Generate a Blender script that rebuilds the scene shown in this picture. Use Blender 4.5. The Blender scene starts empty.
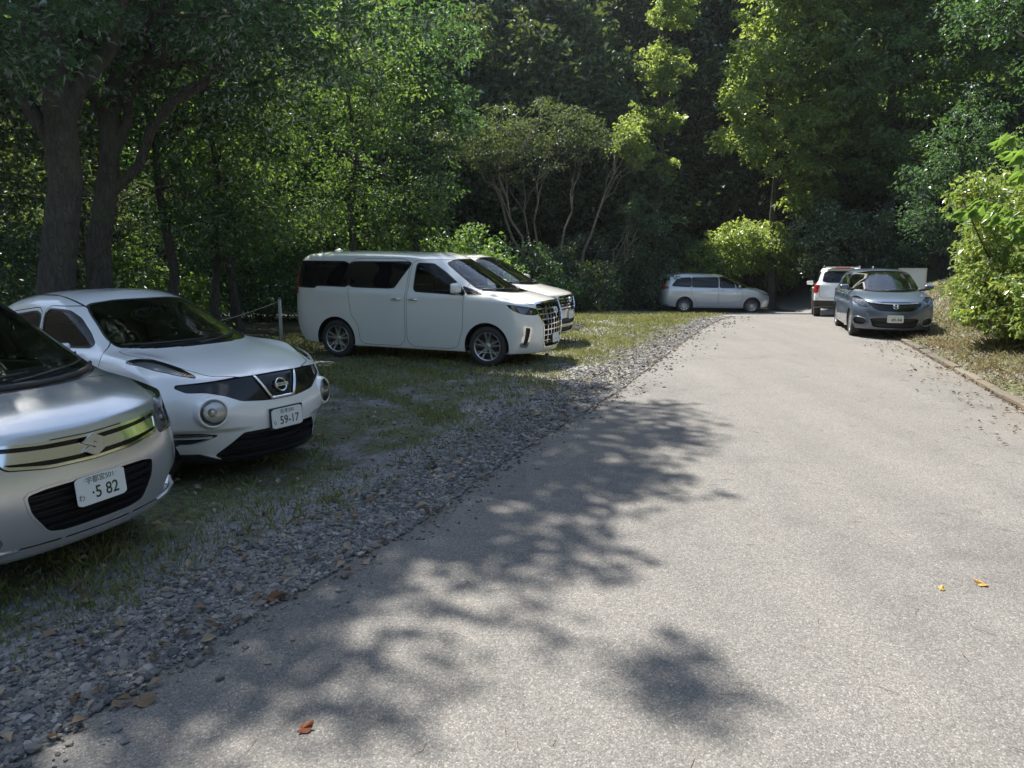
import bpy, bmesh, math, random
import numpy as np
from mathutils import Vector, Matrix

random.seed(7)
SC = bpy.context.scene
COL = SC.collection
R = math.radians
UP = np.array([0.0, 0.0, 1.0])

# ------------------------------------------------------------------ objects
def link(o):
    COL.objects.link(o)
    return o

def tag(o, label=None, cat=None, group=None, kind=None):
    if label: o['label'] = label
    if cat: o['category'] = cat
    if group: o['group'] = group
    if kind: o['kind'] = kind
    return o

def empty(name, loc=(0, 0, 0), rz=0.0):
    o = bpy.data.objects.new(name, None)
    o.empty_display_size = 0.3
    o.location = loc
    o.rotation_euler = (0, 0, rz)
    return link(o)

def mesh_obj(name, V, F, mat, parent=None, smooth=True, normals=None):
    me = bpy.data.meshes.new(name)
    me.from_pydata([tuple(map(float, v)) for v in V], [], [tuple(map(int, f)) for f in F])
    mats = mat if isinstance(mat, (list, tuple)) else [mat]
    for m in mats:
        me.materials.append(m)
    me.polygons.foreach_set('use_smooth', [smooth] * len(me.polygons))
    me.update()
    if normals is not None:
        me.normals_split_custom_set_from_vertices([tuple(map(float, n)) for n in normals])
    o = link(bpy.data.objects.new(name, me))
    if parent: o.parent = parent
    return o

def quads_obj(name, V, mat, parent=None, smooth=False, nv=4, mat_idx=None):
    """V: (n, nv, 3) array, every row a face of its own (fast for leaves)."""
    V = np.asarray(V, dtype=np.float32)
    n = V.shape[0]
    me = bpy.data.meshes.new(name)
    me.vertices.add(n * nv)
    me.vertices.foreach_set('co', V.reshape(-1))
    me.loops.add(n * nv)
    me.loops.foreach_set('vertex_index', np.arange(n * nv, dtype=np.int32))
    me.polygons.add(n)
    me.polygons.foreach_set('loop_start', np.arange(0, n * nv, nv, dtype=np.int32))
    me.update(calc_edges=True)
    for m in (mat if isinstance(mat, (list, tuple)) else [mat]):
        me.materials.append(m)
    if mat_idx is not None:
        me.polygons.foreach_set('material_index', np.asarray(mat_idx, dtype=np.int32))
    me.polygons.foreach_set('use_smooth', [smooth] * n)
    o = link(bpy.data.objects.new(name, me))
    if parent: o.parent = parent
    return o

def raw_obj(name, V, F, mat, parent=None, smooth=True):
    """V (n,3), F (m,k) constant k, numpy fast path."""
    V = np.asarray(V, dtype=np.float32); F = np.asarray(F, dtype=np.int32)
    me = bpy.data.meshes.new(name)
    me.vertices.add(len(V)); me.vertices.foreach_set('co', V.reshape(-1))
    k = F.shape[1]
    me.loops.add(F.size); me.loops.foreach_set('vertex_index', F.reshape(-1))
    me.polygons.add(len(F)); me.polygons.foreach_set('loop_start', np.arange(0, F.size, k, dtype=np.int32))
    me.update(calc_edges=True)
    me.materials.append(mat)
    me.polygons.foreach_set('use_smooth', [smooth] * len(F))
    o = link(bpy.data.objects.new(name, me))
    if parent: o.parent = parent
    return o

# ------------------------------------------------------------------ materials
class NT:
    def __init__(s, name):
        s.m = bpy.data.materials.new(name)
        s.m.use_nodes = True
        s.t = s.m.node_tree
        s.t.nodes.clear()
        s.out = s.t.nodes.new('ShaderNodeOutputMaterial')
    def n(s, kind, **kw):
        nd = s.t.nodes.new('ShaderNode' + kind)
        for k, v in kw.items():
            if k.startswith('i_'):
                key = k[2:].replace('_', ' ')
                if key.isdigit(): key = int(key)
                s.put(nd, key, v)
            else:
                setattr(nd, k, v)
        return nd
    def put(s, nd, key, v):
        sock = nd.inputs[key]
        if isinstance(v, bpy.types.NodeSocket):
            s.t.links.new(v, sock)
        elif isinstance(v, bpy.types.Node):
            s.t.links.new(v.outputs[0], sock)
        else:
            if isinstance(v, tuple) and len(v) == 3 and sock.type == 'RGBA': v = v + (1,)
            sock.default_value = v
    def ramp(s, fac, stops, interp='LINEAR'):
        nd = s.t.nodes.new('ShaderNodeValToRGB')
        cr = nd.color_ramp
        cr.interpolation = interp
        while len(cr.elements) < len(stops): cr.elements.new(0.5)
        for e, (p, c) in zip(cr.elements, stops):
            e.position = p
            e.color = c + (1,) if len(c) == 3 else c
        s.put(nd, 0, fac)
        return nd.outputs[0]
    def mix(s, fac, a, b, blend='MIX'):
        nd = s.n('Mix', data_type='RGBA', blend_type=blend)
        s.put(nd, 0, fac); s.put(nd, 6, a); s.put(nd, 7, b)
        return nd.outputs[2]
    def math(s, op, a, b=0.0, clamp=False):
        nd = s.n('Math', operation=op, use_clamp=clamp)
        s.put(nd, 0, a); s.put(nd, 1, b)
        return nd.outputs[0]
    def noise(s, vec, scale, detail=4, rough=0.55, out=0):
        nd = s.n('TexNoise', i_Scale=scale, i_Detail=detail, i_Roughness=rough)
        s.put(nd, 'Vector', vec)
        return nd.outputs[out]
    def pos(s):
        return s.n('NewGeometry').outputs['Position']
    def obj(s):
        return s.n('TexCoord').outputs['Object']
    def bump(s, h, strength=0.3, dist=0.02):
        nd = s.n('Bump', i_Strength=strength, i_Distance=dist)
        s.put(nd, 'Height', h)
        return nd.outputs[0]
    def done(s, shader):
        s.t.links.new(shader.outputs[0] if isinstance(shader, bpy.types.Node) else shader, s.out.inputs[0])
        return s.m

def plain(name, col, rough=0.5, metal=0.0, coat=0.0, spec=0.5, dust=0.0):
    t = NT(name)
    base = col
    nz = t.noise(t.obj(), 6.0, 5, 0.6)
    if dust:
        base = t.mix(t.math('MULTIPLY', nz, dust), col, (0.30, 0.28, 0.25))
    p = t.n('BsdfPrincipled', i_Metallic=metal)
    t.put(p, 'Base Color', base)
    t.put(p, 'Roughness', t.math('ADD', t.math('MULTIPLY', nz, 0.12), rough - 0.06))
    p.inputs['Coat Weight'].default_value = coat
    p.inputs['Coat Roughness'].default_value = 0.03
    p.inputs['Specular IOR Level'].default_value = spec
    return t.done(p)

def car_paint(name, col, metal, rough=0.35, dust=0.10):
    t = NT(name)
    o = t.obj()
    sep = t.n('SeparateXYZ'); t.put(sep, 0, o)
    grime = t.noise(o, 3.0, 6, 0.65)
    low = t.n('MapRange', i_1=0.75, i_2=0.18, i_3=0.0, i_4=1.0); t.put(low, 0, sep.outputs[2])
    g = t.math('MULTIPLY', t.math('ADD', t.math('MULTIPLY', low.outputs[0], 0.22), dust * 0.5), grime)
    flake = t.noise(o, 900.0, 1, 0.5)
    c2 = tuple(min(1, c * 1.12) for c in col)
    base = t.mix(flake, tuple(c * 0.90 for c in col), c2)
    base = t.mix(g, base, (0.33, 0.30, 0.26))
    p = t.n('BsdfPrincipled', i_Metallic=metal)
    t.put(p, 'Base Color', base)
    t.put(p, 'Roughness', rough)
    p.inputs['Coat Weight'].default_value = 1.0
    t.put(p, 'Coat Roughness', t.math('MULTIPLY', grime, 0.10))
    return t.done(p)

def glass(name, tint=(0.3, 0.34, 0.32), opac=0.0, refl=1.0):
    """thin tinted automotive pane: tinted see-through + mirror reflection by Fresnel"""
    t = NT(name)
    tr = t.n('BsdfTransparent', i_Color=tint)
    dk = t.n('BsdfDiffuse', i_Color=(0.006, 0.007, 0.008))
    m0 = t.n('MixShader', i_0=opac); t.put(m0, 1, tr); t.put(m0, 2, dk)
    gl = t.n('BsdfGlossy', i_Roughness=0.012, i_Color=(refl, refl, refl))
    fr = t.n('Fresnel', i_IOR=1.85 if refl > .9 else 1.5)
    m = t.n('MixShader'); t.put(m, 0, fr.outputs[0]); t.put(m, 1, m0); t.put(m, 2, gl)
    return t.done(m)

# ------------------------------------------------------------------ small shape kit
class MB:
    def __init__(s): s.V = []; s.F = []
    def add(s, V, F):
        k = len(s.V)
        s.V += [tuple(map(float, v)) for v in V]
        s.F += [tuple(i + k for i in f) for f in F]
    def box(s, c, size, rot=None, bev=0.0):
        bm = bmesh.new()
        bmesh.ops.create_cube(bm, size=1.0)
        bmesh.ops.scale(bm, vec=size, verts=bm.verts)
        if bev: bmesh.ops.bevel(bm, geom=list(bm.edges), offset=bev, segments=2, affect='EDGES', profile=0.6)
        M = (rot.to_4x4() if rot else Matrix.Identity(4))
        M = Matrix.Translation(c) @ M
        bm.verts.index_update()
        s.add([M @ v.co for v in bm.verts], [[v.index for v in f.verts] for f in bm.faces])
        bm.free()
    def tube(s, pts, rads, n=8, caps=True):
        pts = [Vector(p) for p in pts]
        if not hasattr(rads, '__len__'): rads = [rads] * len(pts)
        k = len(s.V); ref = None
        for i, p in enumerate(pts):
            d = (pts[min(i + 1, len(pts) - 1)] - pts[max(i - 1, 0)]).normalized()
            if ref is None:
                ref = d.orthogonal().normalized()
            ref = (ref - d * ref.dot(d))
            if ref.length < 1e-6: ref = d.orthogonal()
            ref.normalize()
            b = d.cross(ref)
            for j in range(n):
                a = 2 * math.pi * j / n
                s.V.append(tuple(p + (ref * math.cos(a) + b * math.sin(a)) * rads[i]))
        for i in range(len(pts) - 1):
            for j in range(n):
                a = k + i * n + j; b2 = k + i * n + (j + 1) % n
                s.F.append((a, b2, b2 + n, a + n))
        if caps:
            s.F.append(tuple(k + j for j in reversed(range(n))))
            s.F.append(tuple(k + (len(pts) - 1) * n + j for j in range(n)))
    def lathe(s, prof, n=32, M=None):
        """prof: (r, h) list revolved round local Z, then M"""
        k = len(s.V)
        for r, h in prof:
            for j in range(n):
                a = 2 * math.pi * j / n
                v = Vector((r * math.cos(a), r * math.sin(a), h))
                s.V.append(tuple(M @ v if M else v))
        for i in range(len(prof) - 1):
            for j in range(n):
                a = k + i * n + j; b = k + i * n + (j + 1) % n
                s.F.append((a, b, b + n, a + n))
    def prism(s, poly, h0, h1, M=None):
        """2-D polygon extruded along local Z"""
        k = len(s.V); n = len(poly)
        for h in (h0, h1):
            for x, y in poly:
                v = Vector((x, y, h)); s.V.append(tuple(M @ v if M else v))
        s.F.append(tuple(k + i for i in reversed(range(n))))
        s.F.append(tuple(k + n + i for i in range(n)))
        for i in range(n):
            j = (i + 1) % n
            s.F.append((k + i, k + j, k + n + j, k + n + i))
    def build(s, name, mat, parent=None, smooth=False):
        return mesh_obj(name, s.V, s.F, mat, parent, smooth)

def text_mesh(name, body, size, mat, parent, M, depth=0.0006, wscale=1.0, bold=0.0):
    cu = bpy.data.curves.new(name, 'FONT')
    cu.body = body; cu.size = size; cu.extrude = depth; cu.offset = bold
    cu.align_x = 'CENTER'; cu.align_y = 'CENTER'
    cu.resolution_u = 3
    o = bpy.data.objects.new(name, cu); link(o)
    dg = bpy.context.evaluated_depsgraph_get()
    me = bpy.data.meshes.new_from_object(o.evaluated_get(dg))
    bpy.data.objects.remove(o); bpy.data.curves.remove(cu)
    me.transform(M @ Matrix.Diagonal((wscale, 1, 1, 1)))
    me.materials.clear(); me.materials.append(mat)
    ob = link(bpy.data.objects.new(name, me))
    ob.parent = parent
    return ob

def chaikin(poly, it=2, r=0.25):
    p = np.asarray(poly, float)
    for _ in range(it):
        q = np.roll(p, -1, 0)
        p = np.stack([p * (1 - r) + q * r, p * r + q * (1 - r)], 1).reshape(-1, 2)
    return p

def sdf_poly(P, poly):
    """signed distance of points P (n,2) to closed polygon (negative inside)"""
    poly = np.asarray(poly, float)
    d = np.full(len(P), 1e9); inside = np.zeros(len(P), bool)
    for a, b in zip(poly, np.roll(poly, -1, 0)):
        e = b - a; w = P - a
        L = e @ e
        if L < 1e-12: continue
        t = np.clip((w @ e) / L, 0, 1)
        q = w - t[:, None] * e
        d = np.minimum(d, (q * q).sum(1))
        c = ((a[1] > P[:, 1]) != (b[1] > P[:, 1]))
        with np.errstate(divide='ignore', invalid='ignore'):
            xi = a[0] + (P[:, 1] - a[1]) * e[0] / (e[1] if abs(e[1]) > 1e-12 else 1e-12)
        inside ^= c & (P[:, 0] < xi)
    d = np.sqrt(d)
    return np.where(inside, -d, d)
# ------------------------------------------------------------------ car body shells
def ring(k, xf, sw, cw, w, xr, swr, cwr, z, cr=0.0):
    return dict(k=k, xf=xf, sw=sw, cw=cw, w=w, xr=xr, swr=swr, cwr=cwr, z=z, cr=cr)

def ring_pts(r, S):
    w = r['w'] if hasattr(r['w'], '__len__') else (r['w'],) * 3
    zz = np.interp(np.arange(14), [0, 3, 5, 7, 9, 11, 13], r['z'])
    P = np.zeros((14, 3)); P[:, 2] = zz
    x3 = r['xf'] - r['sw']; x11 = r['xr'] + r['swr']
    y3 = r['cw'] * w[0]; y11 = r['cwr'] * w[2]
    P[0, :2] = r['xf'], 0
    P[1, :2] = r['xf'] - r['sw'] * 0.10, 0.42 * y3
    P[2, :2] = r['xf'] - r['sw'] * 0.42, 0.79 * y3
    P[3, :2] = x3, y3
    a = S['R'] + 0.07; xa, xb = S['xa'], S['xb']
    tub = np.array([xa + a, xa, xa - a, (xa + xb) / 2, xb + a, xb, xb - a])
    f = np.array(S.get('frac', [0.04, 0.13, 0.28, 0.5, 0.72, 0.87, 0.96]))
    gh = x3 + (x11 - x3) * f
    sx = tub * (1 - r['k']) + gh * r['k']
    sx[0] = min(sx[0], x3 - 0.02); sx[-1] = max(sx[-1], x11 + 0.02)
    P[4:11, 0] = sx
    P[4:11, 1] = np.interp(np.arange(7), [0, 3, 6], w)
    P[11, :2] = x11, y11
    P[12, :2] = r['xr'] + r['swr'] * 0.30, 0.70 * y11
    P[13, :2] = r['xr'], 0
    return P

def shell(S):
    """control cage of stacked rings -> Catmull-Clark surface, scaled to the car's real size"""
    rings = [ring_pts(r, S) for r in S['rings']]
    nr = len(rings)
    V = []; idx = {}
    def vid(i, j, side):
        if j in (0, 13): side = 1
        key = (i, j, side)
        if key not in idx:
            p = rings[i][j]
            idx[key] = len(V); V.append((p[0], p[1] * side if j not in (0, 13) else 0.0, p[2]))
        return idx[key]
    F = []; crease = {}
    for i in range(nr - 1):
        for j in range(13):
            F.append((vid(i, j, 1), vid(i, j + 1, 1), vid(i + 1, j + 1, 1), vid(i + 1, j, 1)))
            F.append((vid(i, j + 1, -1), vid(i, j, -1), vid(i + 1, j, -1), vid(i + 1, j + 1, -1)))
    for i, r in enumerate(S['rings']):
        if r['cr']:
            for j in range(13):
                for s in (1, -1):
                    crease[frozenset((vid(i, j, s), vid(i, j + 1, s)))] = r['cr']
    def cap(i, zc, flip):
        C = {}
        for j in range(1, 13):
            C[j] = len(V); p = rings[i][j]; e = {1: .25, 2: .6, 12: .4}.get(j, 1.0); V.append((p[0], 0.0, p[2] + (zc(p) - p[2]) * e))
        for s in (1, -1):
            q = []
            for j in range(1, 12):
                q.append((vid(i, j, s), vid(i, j + 1, s), C[j + 1], C[j]))
            q.append((vid(i, 0, s), vid(i, 1, s), C[1]))
            q.append((vid(i, 12, s), vid(i, 13, s), C[12]))
            for f in q:
                F.append(tuple(reversed(f)) if (s < 0) != flip else f)
    cap(nr - 1, lambda p: p[2] + S.get('crown', 0.02), False)
    cap(0, lambda p: p[2], True)
    me = bpy.data.meshes.new('cage'); me.from_pydata(V, [], F); me.update()
    if crease:
        at = me.attributes.new('crease_edge', 'FLOAT', 'EDGE')
        for e in me.edges:
            c = crease.get(frozenset(e.vertices))
            if c: at.data[e.index].value = c
    o = link(bpy.data.objects.new('cage', me))
    md = o.modifiers.new('s', 'SUBSURF'); md.levels = S.get('lv', 4); md.render_levels = md.levels
    dg = bpy.context.evaluated_depsgraph_get()
    m2 = bpy.data.meshes.new_from_object(o.evaluated_get(dg))
    bpy.data.objects.remove(o)
    n = len(m2.vertices)
    P = np.zeros(n * 3); m2.vertices.foreach_get('co', P); P = P.reshape(-1, 3)
    faces = [tuple(p.vertices) for p in m2.polygons]
    bpy.data.meshes.remove(m2); bpy.data.meshes.remove(me)
    # to real size
    L, W, H = S['dim']; zlo = S['rings'][0]['z'][3] if 'zlo' not in S else S['zlo']
    cx = (P[:, 0].max() + P[:, 0].min()) / 2
    tx = (S['xmax'] + S['xmax'] - L) / 2
    P[:, 0] = (P[:, 0] - cx) * (L / np.ptp(P[:, 0])) + tx
    P[:, 1] *= W / np.ptp(P[:, 1])
    z0 = P[:, 2].min()
    P[:, 2] = zlo + (P[:, 2] - z0) * ((H - zlo) / np.ptp(P[:, 2]))
    if 'morph' in S: P = S['morph'](P)
    return P, faces

class Skin:
    """the shell, cut along outlines into the parts one sees on the car"""
    K = 9
    def __init__(s, S):
        P, F = shell(S)
        A = np.array([f if len(f) == 4 else (f + (f[-1],)) for f in F])
        fn = np.cross(P[A[:, 2]] - P[A[:, 0]], P[A[:, 3]] - P[A[:, 1]])
        N = np.zeros_like(P)
        for c in range(4): np.add.at(N, A[:, c], fn)
        N /= np.linalg.norm(N, axis=1)[:, None] + 1e-12
        s.base = P; s.baseN = N
        cap = len(P) * 2; fc = len(F) * 2
        s.V = np.zeros((cap, 3)); s.V[:len(P)] = P
        s.N = np.zeros((cap, 3)); s.N[:len(P)] = N
        s.nv = len(P)
        s.A = np.zeros((fc, s.K), dtype=np.int64); s.len = np.zeros(fc, dtype=np.int64)
        s.C = np.zeros((fc, 3)); s.NN = np.zeros((fc, 3))
        s.names = ['body']; s.tagi = np.zeros(fc, dtype=np.int64)
        s.nf = len(F)
        for c in range(s.K): s.A[:len(F), c] = A[:, min(c, 3)]
        s.len[:len(F)] = [len(f) for f in F]
        s.C[:len(F)] = P[A].mean(1); s.NN[:len(F)] = N[A].mean(1)
    @property
    def T(s):
        return {s.names[i] for i in np.unique(s.tagi[:s.nf])}
    def tid(s, name):
        if name not in s.names: s.names.append(name)
        return s.names.index(name)
    def setface(s, i, f):
        s.A[i, :len(f)] = f; s.A[i, len(f):] = f[-1]; s.len[i] = len(f)
        s.C[i] = s.V[list(f)].mean(0); s.NN[i] = s.N[list(f)].mean(0)
    def cut(s, phi, zone, newtag=None, within=None):
        zm = zone(s.C[:s.nf], s.NN[:s.nf])
        if within is not None:
            zm &= np.isin(s.tagi[:s.nf], [s.tid(t) for t in within])
        sel = np.where(zm)[0]
        if len(sel) == 0: return
        A = s.A[sel]
        ui, inv = np.unique(A, return_inverse=True)
        v = phi(s.V[ui]); v = np.where(np.abs(v) < 1e-5, 1e-5, v)
        val = dict(zip(ui.tolist(), v.tolist()))
        fv = v[inv.reshape(A.shape)]
        mn, mx = fv.min(1), fv.max(1)
        nt = s.tid(newtag) if newtag is not None else None
        if nt is not None: s.tagi[sel[mx < 0]] = nt
        mixed = sel[(mn < 0) & (mx > 0)]
        if len(mixed) == 0: return
        E = set()
        for i in mixed.tolist():
            f = s.A[i, :s.len[i]].tolist()
            for a, b in zip(f, f[1:] + f[:1]):
                if (val[a] < 0) != (val[b] < 0): E.add((a, b) if a < b else (b, a))
        E = np.array(sorted(E))
        pa, pb = s.V[E[:, 0]], s.V[E[:, 1]]
        f0 = np.array([val[i] for i in E[:, 0].tolist()]); f1 = np.array([val[i] for i in E[:, 1].tolist()])
        t0 = np.zeros(len(E)); t1 = np.ones(len(E)); sgn = f0 > 0
        t = f0 / (f0 - f1)
        for _ in range(2):
            f = phi(pa + (pb - pa) * t[:, None])
            m = (f > 0) == sgn
            t0 = np.where(m, t, t0); f0 = np.where(m, f, f0); t1 = np.where(m, t1, t); f1 = np.where(m, f1, f)
            df = f0 - f1; df = np.where(np.abs(df) < 1e-9, 1e-9, df)
            t = np.clip(t0 + (t1 - t0) * (f0 / df), t0, t1)
        t = np.clip(t, 0.002, 0.998)[:, None]
        k0 = s.nv; s.nv += len(E)
        s.V[k0:s.nv] = pa + (pb - pa) * t
        n = s.N[E[:, 0]] * (1 - t) + s.N[E[:, 1]] * t
        s.N[k0:s.nv] = n / np.linalg.norm(n, axis=1)[:, None]
        cache = {(a, b): k0 + q for q, (a, b) in enumerate(E.tolist())}
        def mid(a, b): return cache[(a, b) if a < b else (b, a)]
        for i in mixed.tolist():
            f = s.A[i, :s.len[i]].tolist()
            X, Y = [], []
            for q in range(len(f)):
                a, b = f[q], f[(q + 1) % len(f)]
                ia = val[a] < 0
                (X if ia else Y).append(a)
                if ia != (val[b] < 0):
                    m = mid(a, b); X.append(m); Y.append(m)
            if len(X) > s.K or len(Y) > s.K or len(X) < 3 or len(Y) < 3: continue
            old = s.tagi[i]
            s.setface(i, Y)
            s.setface(s.nf, X); s.tagi[s.nf] = nt if nt is not None else old
            s.nf += 1
    def surf(s, view, a, b):
        """nearest surface point looking along an axis: F (y,z), B (y,z), L/R (x,z), T (x,y)"""
        P, N = s.base, s.baseN
        ax = {'F': (0, 1), 'B': (0, -1), 'L': (1, 1), 'R': (1, -1), 'T': (2, 1)}[view]
        o = [i for i in range(3) if i != ax[0]]
        m = np.where(N[:, ax[0]] * ax[1] > 0.12)[0]
        d = (P[m][:, o[0]] - a) ** 2 + (P[m][:, o[1]] - b) ** 2
        k = m[np.argsort(d)[:6]]
        if ax[0] != 2:
            pass
        w = 1 / (np.sort(d)[:6] + 1e-6); w /= w.sum()
        p = (P[k] * w[:, None]).sum(0); n = (N[k] * w[:, None]).sum(0)
        p[o[0]], p[o[1]] = a, b
        return Vector(p), Vector(n).normalized()
    def piece(s, tags, off=0.0, skirt=0.0, vec=None, keep=None):
        """faces with these tags -> V, F, N; off pushes them in along the normal,
        skirt: walls from the outline on the surface down to the pushed-in faces"""
        E = {}
        sel = np.where(np.isin(s.tagi[:s.nf], [s.tid(t) for t in tags if t in s.names]))[0]
        if keep is not None: sel = np.array([i for i in sel if keep(s.V[s.A[i, 0]])], dtype=np.int64)
        if len(sel) == 0: return [], [], [], [], []
        ui, inv = np.unique(s.A[sel], return_inverse=True)
        inv = inv.reshape(-1, s.K).tolist()
        V = s.V[ui]; N = s.N[ui]
        V = V - (np.array(vec) if vec is not None else N) * off
        F = [tuple(r[:l]) for r, l in zip(inv, s.len[sel].tolist())]
        if skirt:
            for r, l in zip(s.A[sel].tolist(), s.len[sel].tolist()):
                for q in range(l):
                    e = (r[q], r[(q + 1) % l])
                    if (e[1], e[0]) in E: del E[(e[1], e[0])]
                    else: E[e] = 1
        V = V.tolist(); N = N.tolist()
        W = []; WF = []
        if skirt:
            for a, b in E:
                k = len(W)
                for i, dep in ((a, 0.0), (b, 0.0), (b, 1.0), (a, 1.0)):
                    p, n = s.V[i], s.N[i]
                    d = vec if vec is not None else n
                    W.append(tuple(p[c] - d[c] * skirt * dep for c in range(3)))
                WF.append((k, k + 1, k + 2, k + 3))
        return V, F, N, W, WF

def side_zone(sg, xlo=-99, xhi=99, zlo=-99, zhi=99, ny=0.18):
    return lambda C, N: ((C[:, 1] * sg > 0.05) & (N[:, 1] * sg > ny) & (C[:, 0] > xlo) & (C[:, 0] < xhi)
                         & (C[:, 2] > zlo) & (C[:, 2] < zhi))
def front_zone(xlo, nx=0.1, zlo=-99, zhi=99):
    return lambda C, N: (C[:, 0] > xlo) & (N[:, 0] > nx) & (C[:, 2] > zlo) & (C[:, 2] < zhi)
def back_zone(xhi, nx=0.1, zlo=-99, zhi=99):
    return lambda C, N: (C[:, 0] < xhi) & (N[:, 0] < -nx) & (C[:, 2] > zlo) & (C[:, 2] < zhi)
def top_zone(xlo, xhi, nz=0.3):
    return lambda C, N: (C[:, 0] > xlo) & (C[:, 0] < xhi) & (N[:, 2] > nz)

def region(view, poly, it=2, r=0.25):
    """signed distance to an outline drawn in a view of the car"""
    q = chaikin(poly, it, r) if it else np.asarray(poly, float)
    ax = {'F': [1, 2], 'S': [0, 2], 'T': [0, 1]}[view]
    return lambda P: sdf_poly(P[:, ax], q)
def off(phi, d): return lambda P: phi(P) + d
def mir(poly): return [(-a, b) for a, b in poly][::-1]
def mirT(poly): return [(a, -b) for a, b in poly][::-1]

def emit(name, pc, mat, parent, skmat=None):
    V, F, N, W, WF = pc
    if not F: return None
    k = len(V)
    n2 = list(N); V2 = list(V); F2 = list(F)
    o = mesh_obj(name, V2, F2, mat, parent, True, n2)
    if WF:
        me = o.data
        bm = bmesh.new(); bm.from_mesh(me)
        bm.free()
        # walls as a second set of faces in the same part
        me2 = bpy.data.meshes.new(name)
        me2.from_pydata([tuple(map(float, v)) for v in V2 + list(W)], [], list(F2) + [tuple(i + k for i in f) for f in WF])
        me2.materials.append(mat); me2.materials.append(skmat or mat)
        nf = len(F2)
        me2.polygons.foreach_set('material_index', [0] * nf + [1] * len(WF))
        me2.polygons.foreach_set('use_smooth', [True] * nf + [False] * len(WF))
        me2.update()
        wn = []
        Wn = np.array(W).reshape(-1, 4, 3)
        for q in Wn:
            m = np.cross(q[1] - q[0], q[3] - q[0]); m = m / (np.linalg.norm(m) + 1e-12)
            wn += [tuple(m)] * 4
        me2.normals_split_custom_set_from_vertices([tuple(map(float, n)) for n in n2 + wn])
        o.data = me2; bpy.data.meshes.remove(me)
    return o

def door_cut(sk, S, polys, side_x=(-9, 9), zlo=0.0, zhi=9):
    """shut lines: each outline becomes a door panel with a 6 mm gap round it"""
    for sg in (1, -1):
        for i, poly in enumerate(polys):
            ph = region('S', poly, 2, 0.12)
            z = side_zone(sg, side_x[0], side_x[1], zlo, zhi)
            sk.cut(off(ph, -0.0035), z, 'gap')
            sk.cut(off(ph, 0.0035), z, f'door{i}{"L" if sg > 0 else "R"}', within=('gap',))

# ------------------------------------------------------------------ wheels, plates, fittings
def make_wheel(S, parent, x, sg, M):
    rw, wt, rr = S['rw'], S.get('tw', 0.205), S['rim']
    y = sg * (S['dim'][1] / 2 - S.get('track_in', 0.035) - wt / 2)
    Rm = Matrix.Translation((x, y, rw)) @ Matrix.Rotation(-sg * math.pi / 2, 4, 'X')
    h = wt / 2
    b = MB()
    prof = [(rr * 0.98, -h * .8), (rr + .012, -h), (rw - .045, -h * 1.02), (rw - .016, -h * .9), (rw - .004, -h * .72)]
    for g in (-.42, 0, .42):
        prof += [(rw - .001, h * (g - .16)), (rw - .008, h * (g - .15)), (rw - .008, h * (g - .09)), (rw, h * (g - .08))]
    prof += [(rw - .004, h * .72), (rw - .016, h * .9), (rw - .045, h * 1.02), (rr + .012, h), (rr * .98, h * .8)]
    b.lathe(prof, 48, Rm)
    tyre = b.build('wheel', M['tyre'], parent, True)
    b = MB()
    face = h * 0.80
    b.lathe([(rr + .004, face + .006), (rr - .004, face + .012), (rr - .016, face + .006), (rr - .022, face - .03), (rr - .03, face - .10), (rr - .03, -h * .7)], 48, Rm)
    ns = S['spokes']; tw_ = S.get('twin', 0.0)
    for i in range(ns):
        a0 = 2 * math.pi * i / ns + S.get('spoke_a0', 0.3)
        for da in ((-tw_, tw_) if tw_ else (0.0,)):
            a = a0 + da
            ri, ro = rr * 0.20, rr - 0.006
            wi, wo = S.get('sw', (0.030, 0.022))
            a_in = a0 + da * S.get('twin_in', 0.6)
            p0 = Vector((ri * math.cos(a_in), ri * math.sin(a_in), 0)); p1 = Vector((ro * math.cos(a), ro * math.sin(a), 0))
            d = (p1 - p0).normalized(); t = Vector((-d.y, d.x, 0))
            zi, zo = face - .022, face + .002
            Vv = []
            for p, wd, zt in ((p0, wi, zi), (p0 * .45 + p1 * .55, (wi + wo) * .45, (zi + zo) / 2 - .004), (p1, wo, zo)):
                for q, dz in ((-wd, -.035), (-wd * .75, 0), (wd * .75, 0), (wd, -.035)):
                    v = p + t * q; Vv.append(Rm @ Vector((v.x, v.y, zt + dz)))
            Ff = []
            for r_ in range(2):
                for c in range(3):
                    k = r_ * 4 + c
                    Ff.append((k, k + 4, k + 5, k + 1))
            b.add(Vv, Ff)
    b.lathe([(0.0, face - .008), (rr * .13, face - .010), (rr * .16, face - .016), (rr * .24, face - .020), (rr * .27, face - .05)], 24, Rm)
    for i in range(5):
        a = 2 * math.pi * (i + .5) / 5 + .3
        c = Vector((rr * .21 * math.cos(a), rr * .21 * math.sin(a), face - .02))
        b.lathe([(0, .006), (.008, .005), (.009, -.01)], 8, Rm @ Matrix.Translation(c))
    rim = b.build('rim', M[S.get('rim_mat', 'alloy')], tyre, False)
    b = MB()
    b.lathe([(0.02, -h * .1), (rr * .62, -h * .1), (rr * .62, h * .1), (0.02, h * .1)], 32, Rm)   # brake disc
    b.lathe([(0.0, -h * .5), (rr - .035, -h * .5)], 32, Rm)
    b.build('brake_disc', M['dark_metal'], tyre, True)
    return tyre

def fwd_matrix(p, n, up=Vector((0, 0, 1)), flip=False):
    """frame whose Z looks along n, X to the right of a viewer in front of it"""
    n = Vector(n).normalized()
    x = up.cross(n).normalized()
    y = n.cross(x)
    return Matrix(((x.x, y.x, n.x, p.x), (x.y, y.y, n.y, p.y), (x.z, y.z, n.z, p.z), (0, 0, 0, 1)))

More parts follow.
